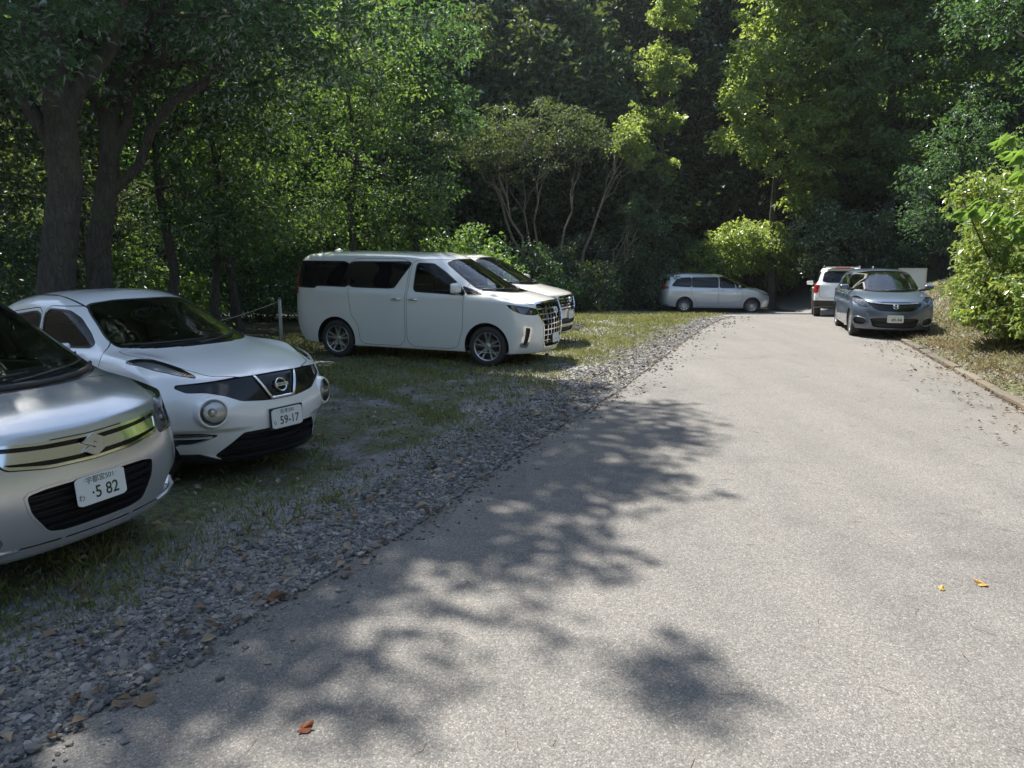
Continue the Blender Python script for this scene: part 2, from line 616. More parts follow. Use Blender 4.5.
def licence_plate(parent, Mx, rows, M, green='plate_white', small=False):
    b = MB()
    w, h = 0.330, 0.165
    b.prism([(x, y) for x, y in chaikin([(-w/2, -h/2), (w/2, -h/2), (w/2, h/2), (-w/2, h/2)], 3, .08)], 0.0, 0.003, Mx)
    pl = b.build('licence_plate', M[green], parent)
    ins = 'plate_ink'
    top, kana, num = rows
    Z = Matrix.Translation((0, 0, 0.0032))
    if top: text_mesh('lettering', top, 0.043, M[ins], pl, Mx @ Matrix.Translation((0, .053, .0034)), wscale=1.0)
    if kana: text_mesh('lettering', kana, 0.042, M[ins], pl, Mx @ Matrix.Translation((-.135, -.035, .0034)))
    text_mesh('lettering', num, 0.098, M[ins], pl, Mx @ Matrix.Translation((.022, -.024, .0034)), wscale=.92, bold=.0012)
    for sx in (-.105, .105):
        bb = MB()
        bb.lathe([(0, .0045), (.006, .004), (.007, .003)], 10, Mx @ Matrix.Translation((sx, .062, 0)))
        bb.build('bolt', M['alloy'], pl)
    return pl

def side_mirror(sk, parent, x, z, sg, M, size=(0.10, 0.23, 0.155), mat='paint', reach=0.10, fold=False):
    p, n = sk.surf('L' if sg > 0 else 'R', x, z)
    c = Vector((x, p.y + sg * (reach + size[1] / 2), z + 0.05))
    bm = bmesh.new()
    bmesh.ops.create_cube(bm, size=1.0)
    bmesh.ops.scale(bm, vec=(size[0], size[1], size[2]), verts=bm.verts)
    for v in bm.verts:
        if v.co.x > 0: v.co.y *= .72; v.co.z *= .70
        if v.co.y * sg > 0: v.co.z *= .85; v.co.x -= .015
    bmesh.ops.bevel(bm, geom=list(bm.edges), offset=.035, segments=4, affect='EDGES', profile=.55)
    bm.verts.index_update()
    Mx = Matrix.Translation(c)
    if fold:   # tucked back against the door, as parked cars leave them
        c = Vector((x - .07, p.y + sg * .085, z + .05))
        Mx = Matrix.Translation(c) @ Matrix.Rotation(sg * R(68), 4, 'Z')
    V = [Mx @ v.co for v in bm.verts]; F = [[v.index for v in f.verts] for f in bm.faces]; bm.free()
    o = mesh_obj('side_mirror', V, F, M[mat], parent, True)
    b = MB()
    b.tube([p - Vector((0, sg * .02, 0)), Vector((x, p.y + sg * .04, z + .0)), c - Vector((0, sg * (.02 if fold else size[1] * .35), size[2] * .25))], [.03, .026, .03], 10)
    b.build('mirror_arm', M['black'], o, True)
    b = MB()
    b.box(Mx @ Vector((-(size[0] * .5 - .004), 0, 0)), (.006, size[1] * .74, size[2] * .70), Mx.to_3x3(), .002)
    b.build('mirror_glass', M['mirror'], o)
    return o

def door_handle(sk, parent, x, z, sg, M, L=0.16, mat='paint'):
    p, n = sk.surf('L' if sg > 0 else 'R', x, z)
    b = MB()
    q = lambda dx, dz, o: (x + dx, p.y + sg * o, z + dz)
    b.tube([q(-L/2, 0, .004), q(-L/2 + .02, 0, .026), q(0, .004, .034), q(L/2 - .02, 0, .026), q(L/2, 0, .004)], [.010, .014, .016, .014, .010], 8)
    h = b.build('handle', M[mat], parent, True)
    return h

def wiper(sk, parent, p0, p1, M):
    """blade lying on the windscreen between two (y, z) points of the front view"""
    b = MB()
    pts = []
    for t in np.linspace(0, 1, 6):
        y, z = p0[0] + (p1[0] - p0[0]) * t, p0[1] + (p1[1] - p0[1]) * t
        p, n = sk.surf('F', y, z); pts.append(p + n * .016)
    b.tube(pts, [.011, .010, .009, .008, .008, .006], 6)
    return b.build('wiper', M['black'], parent, True)

def seats(parent, S, M, xs, z0=0.35, hh=0.62, yo=0.36):
    for x in xs:
        for sg in (1, -1):
            b = MB()
            rot = Matrix.Rotation(R(-14), 3, 'Y')
            b.box((x, sg * yo, z0 + hh * .55), (.16, .46, hh), rot, .06)
            b.box((x + .26, sg * yo, z0), (.50, .48, .16), None, .06)
            b.box((x - .10, sg * yo, z0 + hh + .18), (.10, .25, .17), rot, .04)
            b.build('seat', M['cloth_dark'], parent, True)

def dashboard(parent, sk, S, M, x, z, w):
    b = MB()
    b.box((x, 0, z - .12), (.42, w * 2, .26), None, .07)
    d = b.build('dashboard', M['interior'], parent, True)
    b = MB()
    c = Vector((x - .30, -.36, z - .02))
    ax = Matrix.Translation(c) @ Matrix.Rotation(R(-68), 4, 'Y')
    pts = [ax @ Vector((.185 * math.cos(a), .185 * math.sin(a), 0)) for a in np.linspace(0, 2 * math.pi, 25)]
    b.tube(pts, .016, 8, caps=False)
    b.tube([ax @ Vector((-.17, 0, 0)), ax @ Vector((.0, 0, -.02)), ax @ Vector((.17, 0, 0))], .018, 6)
    b.tube([ax @ Vector((0, 0, -.02)), ax @ Vector((0, 0, -.28))], [.05, .04], 8)
    b.build('steering_wheel', M['interior'], parent, True)

def ellipsoid(c, r, n=16):
    V = []; F = []
    for i in range(n + 1):
        th = math.pi * i / n
        for j in range(n * 2):
            ph = math.pi * j / n
            V.append((c[0] + r[0] * math.sin(th) * math.cos(ph), c[1] + r[1] * math.sin(th) * math.sin(ph), c[2] + r[2] * math.cos(th)))
    w = n * 2
    for i in range(n):
        for j in range(w):
            F.append((i * w + j, i * w + (j + 1) % w, (i + 1) * w + (j + 1) % w, (i + 1) * w + j))
    return V, F

def rear_view_mirror(parent, sk, zc, xc, M):
    b = MB()
    b.box((xc, 0, zc), (.03, .24, .065), None, .014)
    b.tube([(xc + .01, 0, zc), (xc + .09, 0, zc + .08)], .01, 6)
    b.build('rear_view_mirror', M['black'], parent, True)

def headlight(sk, tags, parent, M, depth=0.05, house='chrome_dark', lens=None, keep=None):
    V = emit('headlight', sk.piece(tags, 0.0, keep=keep), M['lamp_glass'], parent)
    if V is None: return None
    emit('reflector', sk.piece(tags, depth, depth, keep=keep), M[house], V, M['black'])
    if lens:
        for (p, r) in lens:
            v, f = ellipsoid(p, r, 10)
            mesh_obj('lamp_lens', v, f, M['lens'], V, True)
    return V

def finish_car(sk, S, root, M, paint, doors=2, lining=True, gapmat='gap'):
    """body, doors, wheel arches, lining: what every car here has"""
    V, F, N, _, _ = sk.piece(('body',))
    body = mesh_obj('body', V, F, paint, root, True, N)
    g = sk.piece(('gap',), 0.008, 0.008)
    emit('shut_line', g, M['gap'], body)
    out = {'body': body}
    for key in sorted({t for t in sk.T if t.startswith('door')}):
        out[key] = emit('door', sk.piece((key,)), paint, root)
    for key in ('hood', 'tailgate', 'fuel_flap'):
        if key in sk.T:
            out[key] = emit(key, sk.piece((key,)), paint, root)
    for key in sorted({t for t in sk.T if t.startswith('arch')}):
        sg = 1 if key[4] == 'L' else -1
        V, F, N, W, WF = sk.piece((key,), 0.0, 0.30, vec=(0, sg, 0))
        W = np.array(W)
        k = len(W); cx, cz = W[:, 0].mean(), W[:, 2].mean()
        back = [tuple(q) for q in W[2::4]]
        yb = min(abs(q[1]) for q in back) * sg
        W2 = np.concatenate([W, [(q[0], yb, q[2]) for q in back], [(q[0], yb, q[2]) for q in W[3::4]], [(cx, yb, cz)]])
        nb = len(back)
        WF2 = list(WF) + [(4 * i + 3, 4 * i + 2, k + i, k + nb + i) for i in range(nb)] + [(k + i, k + nb + i, k + 2 * nb) for i in range(nb)]
        o = mesh_obj('wheel_arch', W2, WF2, M['black'], root, False)
    lo = S.get('lining_z', 0.75)
    if lining:
        tags = {t for t in sk.T if t == 'body' or t.startswith('door') or t in ('gap', 'hood', 'tailgate', 'pillar')}
        V, F, N, _, _ = sk.piece(tags, 0.030, keep=lambda c: c[2] > lo and c[0] < S['cowl_x'])
        mesh_obj('lining', V, [f[::-1] for f in F], M['lining'], root, False)
        b = MB()
        xr, xf = S['xmax'] - S['dim'][0] + .15, S['cowl_x'] + .1
        b.box(((xr + xf) / 2, 0, .33), (xf - xr, S['dim'][1] - .16, .02))
        b.build('cabin_floor', M['interior'], root)
    return out

def arch_cut(sk, S, flare=0.0):
    for sg in (1, -1):
        for i, x in enumerate((S['xa'], S['xb'])):
            zc = S['rw']; Rr = S['R']
            ph = (lambda x, zc, Rr: (lambda P: np.hypot(P[:, 0] - x, P[:, 2] - zc - .0) - Rr))(x, zc, Rr)
            sk.cut(ph, side_zone(sg, x - .7, x + .7, -1, 1.2, 0.0), f'arch{"L" if sg > 0 else "R"}{i}')

def side_glass(sk, sg, key, poly, mats=('seal',), band=0.018, it=2, r=0.2, xl=-9, xh=9):
    ph = region('S', poly, it, r)
    z = side_zone(sg, xl, xh, 0.8, 3)
    if band: sk.cut(off(ph, -band), z, 'seal')
    sk.cut(ph, z, key)
# ------------------------------------------------------------------ materials for the vehicles
M = {}
M['paint_silver'] = car_paint('silver_paint', (0.58, 0.60, 0.62), 0.70, 0.26, .07)
M['paint_white'] = car_paint('white_paint', (0.82, 0.82, 0.80), 0.08, 0.28, .07)
M['paint_pearl'] = car_paint('pearl_paint', (0.78, 0.79, 0.75), 0.10, 0.26, .07)
M['paint_beige'] = car_paint('champagne_paint', (0.72, 0.70, 0.66), 0.15, 0.30)
M['paint_palesilver'] = car_paint('pale_silver_paint', (0.60, 0.62, 0.64), 0.45, 0.32)
M['paint_blue'] = car_paint('blue_grey_paint', (0.085, 0.120, 0.175), 0.35, 0.32, 0.12)
M['black'] = plain('black_plastic', (0.016, 0.016, 0.017), 0.55, dust=0.03)
M['gloss_black'] = plain('gloss_black', (0.010, 0.010, 0.011), 0.12)
M['gap'] = plain('gap_black', (0.010, 0.010, 0.010), 0.8)
M['seal'] = plain('rubber_seal', (0.014, 0.014, 0.015), 0.45)
M['tyre'] = plain('tyre_rubber', (0.022, 0.022, 0.022), 0.75, dust=0.10)
M['alloy'] = plain('alloy', (0.62, 0.62, 0.63), 0.30, 0.9)
M['alloy_dark'] = plain('dark_alloy', (0.16, 0.16, 0.17), 0.30, 0.85)
M['dark_metal'] = plain('dark_metal', (0.10, 0.095, 0.09), 0.5, 0.7)
M['chrome'] = plain('chrome', (0.86, 0.87, 0.88), 0.10, 1.0)
M['chrome_dark'] = plain('lamp_housing', (0.66, 0.67, 0.68), 0.30, 0.55)
M['lamp_dark'] = plain('dark_lamp_housing', (0.05, 0.05, 0.055), 0.25, 0.6)
M['interior'] = plain('interior_plastic', (0.055, 0.055, 0.058), 0.65)
M['lining'] = plain('lining_cloth', (0.26, 0.25, 0.235), 0.9)
M['cloth_dark'] = plain('seat_cloth', (0.035, 0.034, 0.036), 0.9)
M['plate_white'] = plain('plate_white', (0.72, 0.73, 0.70), 0.45, dust=0.1)
M['plate_ink'] = plain('plate_ink', (0.012, 0.045, 0.025), 0.5)
M['mirror'] = plain('mirror_glass', (0.7, 0.72, 0.74), 0.03, 1.0)
M['wind'] = glass('windscreen_glass', (0.74, 0.80, 0.78), 0.02)
M['side_front'] = glass('front_side_glass', (0.42, 0.48, 0.45), 0.25, .85)
M['side_dark'] = glass('privacy_glass', (0.03, 0.035, 0.04), 0.96, .75)
M['lamp_glass'] = glass('lamp_cover', (0.95, 0.96, 0.96), 0.0)
M['lens'] = plain('lamp_lens', (0.55, 0.56, 0.57), 0.06, 0.6, coat=1.0)
M['amber'] = plain('amber_lamp', (0.75, 0.26, 0.03), 0.2, coat=1.0)
M['red_lamp'] = plain('red_lamp', (0.42, 0.012, 0.012), 0.15, coat=1.0)
M['red_trim'] = plain('red_trim', (0.45, 0.02, 0.03), 0.35)
M['pink_cloth'] = plain('pink_cloth', (0.62, 0.13, 0.17), 0.9)
M['grille_dark'] = plain('smoked_chrome', (0.22, 0.225, 0.23), 0.16, 0.9)
# ------------------------------------------------------------------ the silver compact wagon (nearest)
def glass_parts(sk, root, keys, M):
    for key, mat in keys:
        name = 'window' if key.startswith('win') else key.rstrip('0123456789LR_')
        emit(name, sk.piece((key,), 0.004, 0.004), M[mat], root, M['seal'])
    emit('window_seal', sk.piece(('seal',), -0.001), M['seal'], root)

def make_compact_wagon():
    S = dict(dim=(3.71, 1.62, 1.765), xmax=1.955, xa=1.225, xb=-1.225, R=0.345, rw=0.297, rim=0.195, spokes=7,
             lv=4, crown=0.03, cowl_x=1.30, lining_z=.95)
    S['rings'] = [
        ring(0, 1.78, .30, .80, .70, -1.62, .25, .85, (.24, .22, .20, .20, .20, .24, .26)),
        ring(0, 1.90, .24, .90, .790, -1.72, .20, .9, (.20, .19, .18, .18, .18, .24, .26), .3),
        ring(0, 1.945, .19, .93, .815, -1.76, .16, .93, (.34, .34, .35, .35, .35, .38, .40)),
        ring(0, 1.955, .175, .94, .820, -1.77, .14, .94, (.58, .58, .60, .60, .60, .60, .60), .15),
        ring(0, 1.935, .19, .94, .820, -1.75, .14, .94, (.715, .75, .80, .82, .84, .80, .80), .55),
        ring(0, 1.895, .23, .925, .812, -1.73, .13, .94, (.885, .925, .97, .98, .99, .98, .98), .55),
        ring(.35, 1.77, .26, .90, (.775, .79, .80), -1.72, .12, .94, (1.00, 1.00, 1.02, 1.03, 1.04, 1.05, 1.05)),
        ring(1, 1.47, .31, .95, (.745, .765, .765), -1.70, .12, .93, (1.10, 1.085, 1.075, 1.085, 1.09, 1.12, 1.12), .30),
        ring(1, .97, .31, .94, (.705, .735, .73), -1.66, .12, .93, (1.40, 1.39, 1.39, 1.40, 1.40, 1.40, 1.40)),
        ring(1, .48, .31, .93, (.655, .690, .67), -1.58, .14, .92, (1.675, 1.645, 1.65, 1.66, 1.66, 1.64, 1.66), .25),
        ring(1, .16, .40, .86, (.52, .55, .52), -1.46, .20, .86, (1.735, 1.725, 1.73, 1.74, 1.74, 1.71, 1.71)),
    ]
    sk = Skin(S)
    root = empty('compact_wagon')
    # bumper mouth, grille, lamps
    mouth = [(-.42, .60), (.42, .60), (.40, .48), (.30, .335), (-.30, .335), (-.40, .48)]
    fz = front_zone(1.2, .12)
    ph = region('F', mouth, 2, .14)
    sk.cut(off(ph, -.016), fz, 'mouth_rim')
    sk.cut(ph, fz, 'mouth')
    for i, z in enumerate((.365, .415, .465, .515, .565)):
        sk.cut(lambda P, z=z: np.abs(P[:, 2] - z) - .008, fz, 'mouth_slat', within=('mouth',))
    gr = [(-.53, .872), (-.3, .848), (0, .838), (.3, .848), (.53, .872), (.50, .742), (.28, .705), (0, .695), (-.28, .705), (-.50, .742)]
    ph = region('F', gr, 2, .10)
    sk.cut(off(ph, -.006), fz, 'gap')
    sk.cut(ph, fz, 'grille_frame')
    sk.cut(off(ph, .016), fz, 'grille')
    sk.cut(lambda P: np.abs(P[:, 2] - .768 - .13 * P[:, 1] ** 2) - .030, fz, 'grille_bar', within=('grille',))
    for sg in (1, -1):
        hl = [(.528, .715), (.535, .80), (.558, .882), (.63, .945), (.70, 1.01), (.78, 1.05), (.84, 1.03), (.87, .90), (.86, .80), (.74, .725)]
        if sg < 0: hl = mir(hl)
        ph1 = region('F', hl, 2, .16)
        ph2 = region('S', [(2.3, 1.12), (1.46, 1.075), (1.38, 1.03), (1.60, .88), (1.74, .735), (2.3, .68)], 2, .12)
        ph = lambda P, a=ph1, b=ph2: np.maximum(a(P), b(P))
        z = lambda C, N, sg=sg: (C[:, 0] > 1.1) & (C[:, 1] * sg > .3) & (N[:, 0] > .02)
        sk.cut(off(ph, -.005), z, 'gap'); sk.cut(ph, z, 'lamp' + 'LR'[sg < 0])
        fg = [(.56, .30), (.53, .36), (.60, .44), (.72, .50), (.79, .48), (.78, .34), (.72, .30)]
        if sg < 0: fg = mir(fg)
        sk.cut(region('F', fg, 2, .15), front_zone(1.2, .05), 'fog' + 'LR'[sg < 0])
    # lower lip line
    sk.cut(lambda P: np.abs(P[:, 2] - .285 - .05 * P[:, 1] ** 2) - .0045, lambda C, N: (C[:, 0] > 1.55) & (N[:, 0] > .1) & (np.abs(C[:, 1]) < .62), 'gap')
    # hood line
    hd = [(1.50, .0), (1.47, .45), (1.34, .72), (1.50, .735), (1.66, .71), (1.82, .62), (1.93, .35), (1.96, 0)]
    full = hd + mirT(hd)[1:-1]
    ph = region('T', full, 1, .2)
    hz = lambda C, N: (C[:, 0] > 1.1) & (N[:, 2] > .25) & (C[:, 2] > .84) & (C[:, 2] < 1.16)
    sk.cut(off(ph, -.003), hz, 'gap', within=('body', 'gap')); sk.cut(off(ph, .003), hz, 'hood', within=('gap',))
    arch_cut(sk, S)
    door_cut(sk, S, [[(.98, 1.02), (.98, .60), (.86, .30), (.0, .30), (-.02, 1.0), (-.06, 1.62), (.36, 1.62)],
                     [(-.04, .30), (-.06, 1.0), (-.09, 1.62), (-1.05, 1.60), (-1.15, 1.0), (-.98, .72), (-.82, .55), (-.75, .30)]], zlo=.22, zhi=1.65)
    # glass
    ws = [(-.67, 1.125), (-.3, 1.095), (.3, 1.095), (.67, 1.125), (.655, 1.32), (.60, 1.60), (.3, 1.655), (-.3, 1.655), (-.60, 1.60), (-.655, 1.32)]
    ph = region('F', ws, 2, .15)
    wz = front_zone(-.1, .22, 1.0)
    sk.cut(off(ph, -.012), wz, 'seal'); sk.cut(ph, wz, 'windscreen')
    for sg in (1, -1):
        side_glass(sk, sg, 'win0' + 'LR'[sg < 0], [(1.0, 1.13), (.02, 1.11), (-.0, 1.56), (.36, 1.575), (.60, 1.44)], r=.12)
        side_glass(sk, sg, 'win1' + 'LR'[sg < 0], [(-.10, 1.10), (-1.02, 1.12), (-.98, 1.55), (-.12, 1.56)], r=.12)
        side_glass(sk, sg, 'win2' + 'LR'[sg < 0], [(-1.12, 1.14), (-1.56, 1.18), (-1.50, 1.52), (-1.08, 1.55)], r=.12)
    bw = [(-.62, 1.12), (.62, 1.12), (.56, 1.56), (-.56, 1.56)]
    sk.cut(region('F', bw, 2, .12), back_zone(-1.2, .3), 'rear_window')
    for sg in (1, -1):
        tl = [(.60, .85), (.80, .85), (.78, 1.25), (.66, 1.25)]
        sk.cut(region('F', tl if sg > 0 else mir(tl), 2, .15), back_zone(-1.45, .1), 'tail' + 'LR'[sg < 0])
    paint = M['paint_silver']
    out = finish_car(sk, S, root, M, paint)
    body = out['body']
    glass_parts(sk, root, [('windscreen', 'wind'), ('win0L', 'side_front'), ('win0R', 'side_front'), ('win1L', 'side_dark'), ('win1R', 'side_dark'),
                           ('win2L', 'side_dark'), ('win2R', 'side_dark'), ('rear_window', 'side_dark')], M)
    g = emit('lower_grille', sk.piece(('mouth',), .055, .055), M['black'], root, M['black'])
    emit('slat', sk.piece(('mouth_slat',), .022, .03), M['black'], g, M['black'])
    emit('grille_rim', sk.piece(('mouth_rim',), -.003, .0), paint, g)
    gf = emit('grille', sk.piece(('grille_frame',), -.010, -.010), M['chrome'], root, M['chrome'])
    emit('grille_recess', sk.piece(('grille',), .020, .03), M['gloss_black'], gf, M['chrome'])
    emit('grille_bar', sk.piece(('grille_bar',), -.006, .02), M['chrome'], gf, M['chrome'])
    for k, sg in (('L', 1), ('R', -1)):
        p, n = sk.surf('F', sg * .735, .875); p2, n2 = sk.surf('F', sg * .68, .80)
        headlight(sk, ('lamp' + k,), root, M, .035, 'chrome_dark', [(p - n * .055, (.05, .058, .058)), (p2 - n2 * .045, (.03, .035, .035))])
        p, n = sk.surf('F', sg * .78, .96)
        f = emit('fog_recess', sk.piece(('fog' + k,), .04, .04), M['black'], root, paint)
        emit('tail_lamp', sk.piece(('tail' + k,), -.004, -.004), M['red_lamp'], root)
        # silver blade under the fog recess
        b = MB(); pts = []
        for y, z in ((.47, .292), (.58, .300), (.70, .318), (.775, .345)):
            q, n = sk.surf('F', sg * y, z); pts.append(q + n * .004)
        b.tube(pts, [.008, .015, .015, .008], 8)
        b.build('bumper_blade', paint, f, True)
        side_mirror(sk, root, .62, 1.08, sg, M, mat=('paint_silver'), fold=True)
        for x in (.16, -.92): door_handle(sk, out['door0' + k] if x > 0 else out['door1' + k], x, .98, sg, M, mat='paint_silver')
        for x in (S['xa'], S['xb']): make_wheel(S, root, x, sg, M)
    # emblem: slanted S of two hooked strokes
    p, n = sk.surf('F', 0, .772)
    Mx = fwd_matrix(p + n * .012, (n + Vector((.4, 0, 0))).normalized())
    s = .066
    half = [(-.98, .32), (.10, 1.0), (.98, .34), (.42, .0), (.10, .24), (-.30, -.02), (.30, -.46), (.0, -.12)]
    sp = [(-1.0, .42), (0.0, 1.08), (1.0, .42), (.46, .06), (.0, .36), (-.22, .20), (1.0, -.56), (1.0, -.56)]
    a = [(-1.0, .38), (.02, 1.02), (1.0, .40), (.45, .05), (.02, .33), (-.10, .25), (.98, -.42), (0.0, -1.02), (-1.0, -.40), (-.45, -.05), (-.02, -.33), (.10, -.25)]
    b = MB(); b.prism([(x * s * 1.1, y * s) for x, y in reversed(a)], 0, .012, Mx)
    b.build('emblem', M['alloy'], gf)
    p, n = sk.surf('F', 0.0, .555)
    licence_plate(root, fwd_matrix(Vector((p.x + .012, 0.0, .525)), Vector((1, 0, .08))), ('宇都宮501', 'わ', '·5 82'), M)
    wiper(sk, root, (-.10, 1.115), (.55, 1.16), M); wiper(sk, root, (-.62, 1.13), (.05, 1.15), M)
    cowl = MB(); pts = []
    for y in np.linspace(-.66, .66, 9):
        q, n = sk.surf('F', y, 1.098 + .03 * (y / .66) ** 2); pts.append(q + n * .006)
    cowl.tube(pts, [.012] + [.022] * 7 + [.012], 8); cowl.build('cowl_panel', M['black'], root, True)
    seats(root, S, M, (.05, -.85), .42)
    dashboard(root, sk, S, M, .98, 1.10, .62)
    rear_view_mirror(root, sk, 1.50, .38, M)
    tag(root, 'silver compact wagon with chrome grille and plate reading 5 82, nearest the camera', 'car')
    return root, sk
# ------------------------------------------------------------------ the white sporty crossover
def make_crossover():
    S = dict(dim=(4.165, 1.77, 1.565), xmax=2.11, xa=1.265, xb=-1.265, R=0.385, rw=0.335, rim=0.235, spokes=10,
             lv=5, crown=0.022, cowl_x=.85, lining_z=.95, rim_mat='alloy_dark')
    S['rings'] = [
        ring(0, 1.86, .46, .80, .74, -1.78, .30, .85, (.24, .22, .21, .21, .22, .28, .30)),
        ring(0, 2.03, .50, .86, .855, -1.90, .30, .90, (.185, .19, .19, .19, .20, .28, .30), .3),
        ring(0, 2.085, .46, .89, .875, -2.02, .28, .92, (.36, .36, .36, .36, .36, .42, .44)),
        ring(0, 2.11, .43, .905, .885, -2.05, .26, .93, (.58, .60, .60, .58, .60, .62, .62), .1),
        ring(0, 2.075, .44, .91, (.885, .865, .89), -2.00, .28, .93, (.735, .765, .80, .76, .82, .86, .86)),
        ring(0, 2.015, .47, .90, (.865, .835, .86), -1.94, .30, .90, (.895, .905, .95, .93, .98, 1.0, 1.0), .40),
        ring(.35, 1.70, .42, .90, (.80, .80, .80), -1.86, .30, .88, (1.015, 1.03, 1.03, 1.02, 1.05, 1.06, 1.06)),
        ring(1, 1.08, .34, .93, (.735, .765, .72), -1.82, .30, .88, (1.095, 1.075, 1.065, 1.07, 1.10, 1.12, 1.12), .25),
        ring(1, .66, .33, .93, (.68, .70, .64), -1.72, .32, .88, (1.315, 1.30, 1.30, 1.30, 1.29, 1.26, 1.26)),
        ring(1, .24, .32, .92, (.60, .62, .55), -1.58, .40, .86, (1.50, 1.475, 1.475, 1.465, 1.43, 1.38, 1.39), .2),
        ring(1, .04, .38, .86, (.46, .48, .42), -1.40, .45, .80, (1.545, 1.535, 1.535, 1.53, 1.49, 1.45, 1.45)),
    ]
    def morph(P):
        for x0, A, sx in ((1.30, .022, .40), (-1.28, .030, .42)):
            g = np.exp(-((P[:, 0] - x0) / sx) ** 2) * np.exp(-((P[:, 2] - .74) / .24) ** 2)
            P[:, 1] += np.sign(P[:, 1]) * A * g * np.clip(np.abs(P[:, 1]) / .5 - .5, 0, 1)
        ay = np.abs(P[:, 1])
        ridge = np.exp(-((ay - .70) / .10) ** 2) * np.exp(-((P[:, 0] - 1.38) / .36) ** 2) * np.clip((P[:, 2] - .82) / .1, 0, 1)
        P[:, 2] += .035 * ridge
        # round lamp pods swell out of the nose
        pod = np.exp(-(((ay - .59) / .155) ** 2 + ((P[:, 2] - .655) / .115) ** 2) ** 1.6) * np.clip((P[:, 0] - 1.4) / .2, 0, 1)
        P[:, 0] += .020 * pod
        # step under the bumper cheeks
        fr = np.clip((P[:, 0] - 1.35) / .3, 0, 1) * np.clip((ay - .30) / .2, 0, 1)
        st = np.clip((.515 - P[:, 2]) / .045, 0, 1) * np.clip((P[:, 2] - .20) / .10, 0, 1)
        P[:, 0] -= .040 * fr * st * st * (3 - 2 * st)
        return P
    S['morph'] = morph
    sk = Skin(S)
    root = empty('crossover_car')
    fz = front_zone(1.35, .08)
    # black band under the bonnet edge
    band = [(0, .915), (.35, .908), (.60, .885), (.735, .872), (.745, .85), (.70, .815), (.60, .812), (.48, .775), (.38, .725), (.20, .705), (.10, .700)]
    full = band + [(-a, b) for a, b in band[1:]][::-1]
    ph = region('F', full, 2, .10)
    gz = lambda C, N: (C[:, 0] > 1.4) & (N[:, 0] > .06) & (C[:, 2] < .96)
    sk.cut(off(ph, -.004), gz, 'gap'); sk.cut(ph, gz, 'grille')
    # open V of bright metal with the badge panel inside
    def vee(P):
        y = np.abs(P[:, 1]); z = P[:, 2]
        leg = np.abs(y - (.135 + (z - .715) * .52)) - .013
        leg = np.maximum(leg, z - .905); leg = np.maximum(leg, .708 - z)
        bot = np.maximum(np.abs(z - .719) - .012, y - .142)
        return np.minimum(leg, bot)
    mouth = [(-.36, .460), (.36, .460), (.42, .40), (.53, .275), (.49, .24), (-.49, .24), (-.53, .275), (-.42, .40)]
    ph = region('F', mouth, 2, .10)
    sk.cut(off(ph, -.004), fz, 'gap'); sk.cut(ph, fz, 'mouth')
    sk.cut(lambda P: np.abs(P[:, 2] - .30) - .012, fz, 'mouth_slat', within=('mouth',))
    sk.cut(lambda P: np.abs(P[:, 2] - .39) - .010, fz, 'mouth_slat', within=('mouth',))
    # dark lip all round the lower edge
    sk.cut(lambda P: P[:, 2] - .240 - .055 * np.clip((np.abs(P[:, 1]) - .50) / .12, 0, 1), lambda C, N: (C[:, 2] < .35) & (C[:, 2] > .1) & (C[:, 0] > 1.45) & (N[:, 2] > -.9), 'lip', within=('body', 'mouth', 'gap'))
    for sg in (1, -1):
        k = 'LR'[sg < 0]
        f = (lambda q: q) if sg > 0 else mir
        cz = lambda C, N, sg=sg: (C[:, 0] > 1.4) & (N[:, 0] > .05) & (C[:, 1] * sg > 0)
        fog = f([(.525, .455), (.64, .478), (.755, .482), (.815, .455), (.80, .365), (.68, .365)])
        sk.cut(region('F', fog, 2, .12), cz, 'fog' + k)
        sk.cut(lambda P: np.abs(P[:, 2] - .440) - .010, cz, 'fogled' + k, within=('fog' + k,))
        # lamp on top of the front wing
        up = [(1.80, .60), (1.66, .70), (1.48, .775), (1.28, .82), (1.16, .815), (1.24, .745), (1.40, .69), (1.60, .625)]
        if sg < 0: up = mirT(up)
        ph = region('T', up, 2, .15)
        tz = lambda C, N, sg=sg: (C[:, 1] * sg > .3) & (N[:, 2] > .18) & (C[:, 0] > 1.0) & (C[:, 2] > .8)
        sk.cut(off(ph, -.005), tz, 'gap'); sk.cut(ph, tz, 'uplamp' + k)
        sk.cut(lambda P: 1.685 - P[:, 0], tz, 'upamber' + k, within=('uplamp' + k,))
    hd = [(1.02, 0), (1.0, .40), (.86, .69), (1.10, .735), (1.40, .69), (1.62, .615), (1.84, .52), (1.98, .3), (2.03, 0)]
    ph = region('T', hd + mirT(hd)[1:-1], 2, .12)
    hz = lambda C, N: (C[:, 0] > .75) & (N[:, 2] > .25) & (C[:, 2] > .88) & (C[:, 2] < 1.14)
    sk.cut(off(ph, -.003), hz, 'gap', within=('body', 'gap')); sk.cut(off(ph, .003), hz, 'hood', within=('gap',))
    arch_cut(sk, S)
    door_cut(sk, S, [[(.80, 1.05), (.83, .70), (.72, .30), (-.20, .30), (-.26, 1.0), (-.30, 1.44), (.20, 1.44), (.45, 1.36)],
                     [(-.235, .30), (-.295, 1.0), (-.34, 1.43), (-.95, 1.36), (-1.22, 1.2), (-1.08, .86), (-.86, .62), (-.80, .30)]], zlo=.22, zhi=1.47)
    # bumper seam from the wheel arch to the lamp pod
    ws = [(-.645, 1.10), (-.3, 1.085), (.3, 1.085), (.645, 1.10), (.625, 1.20), (.55, 1.37), (.49, 1.45), (.26, 1.482), (-.26, 1.482), (-.49, 1.45), (-.55, 1.37), (-.625, 1.20)]
    ph = region('F', ws, 2, .16)
    wz = front_zone(-.2, .2, 1.0)
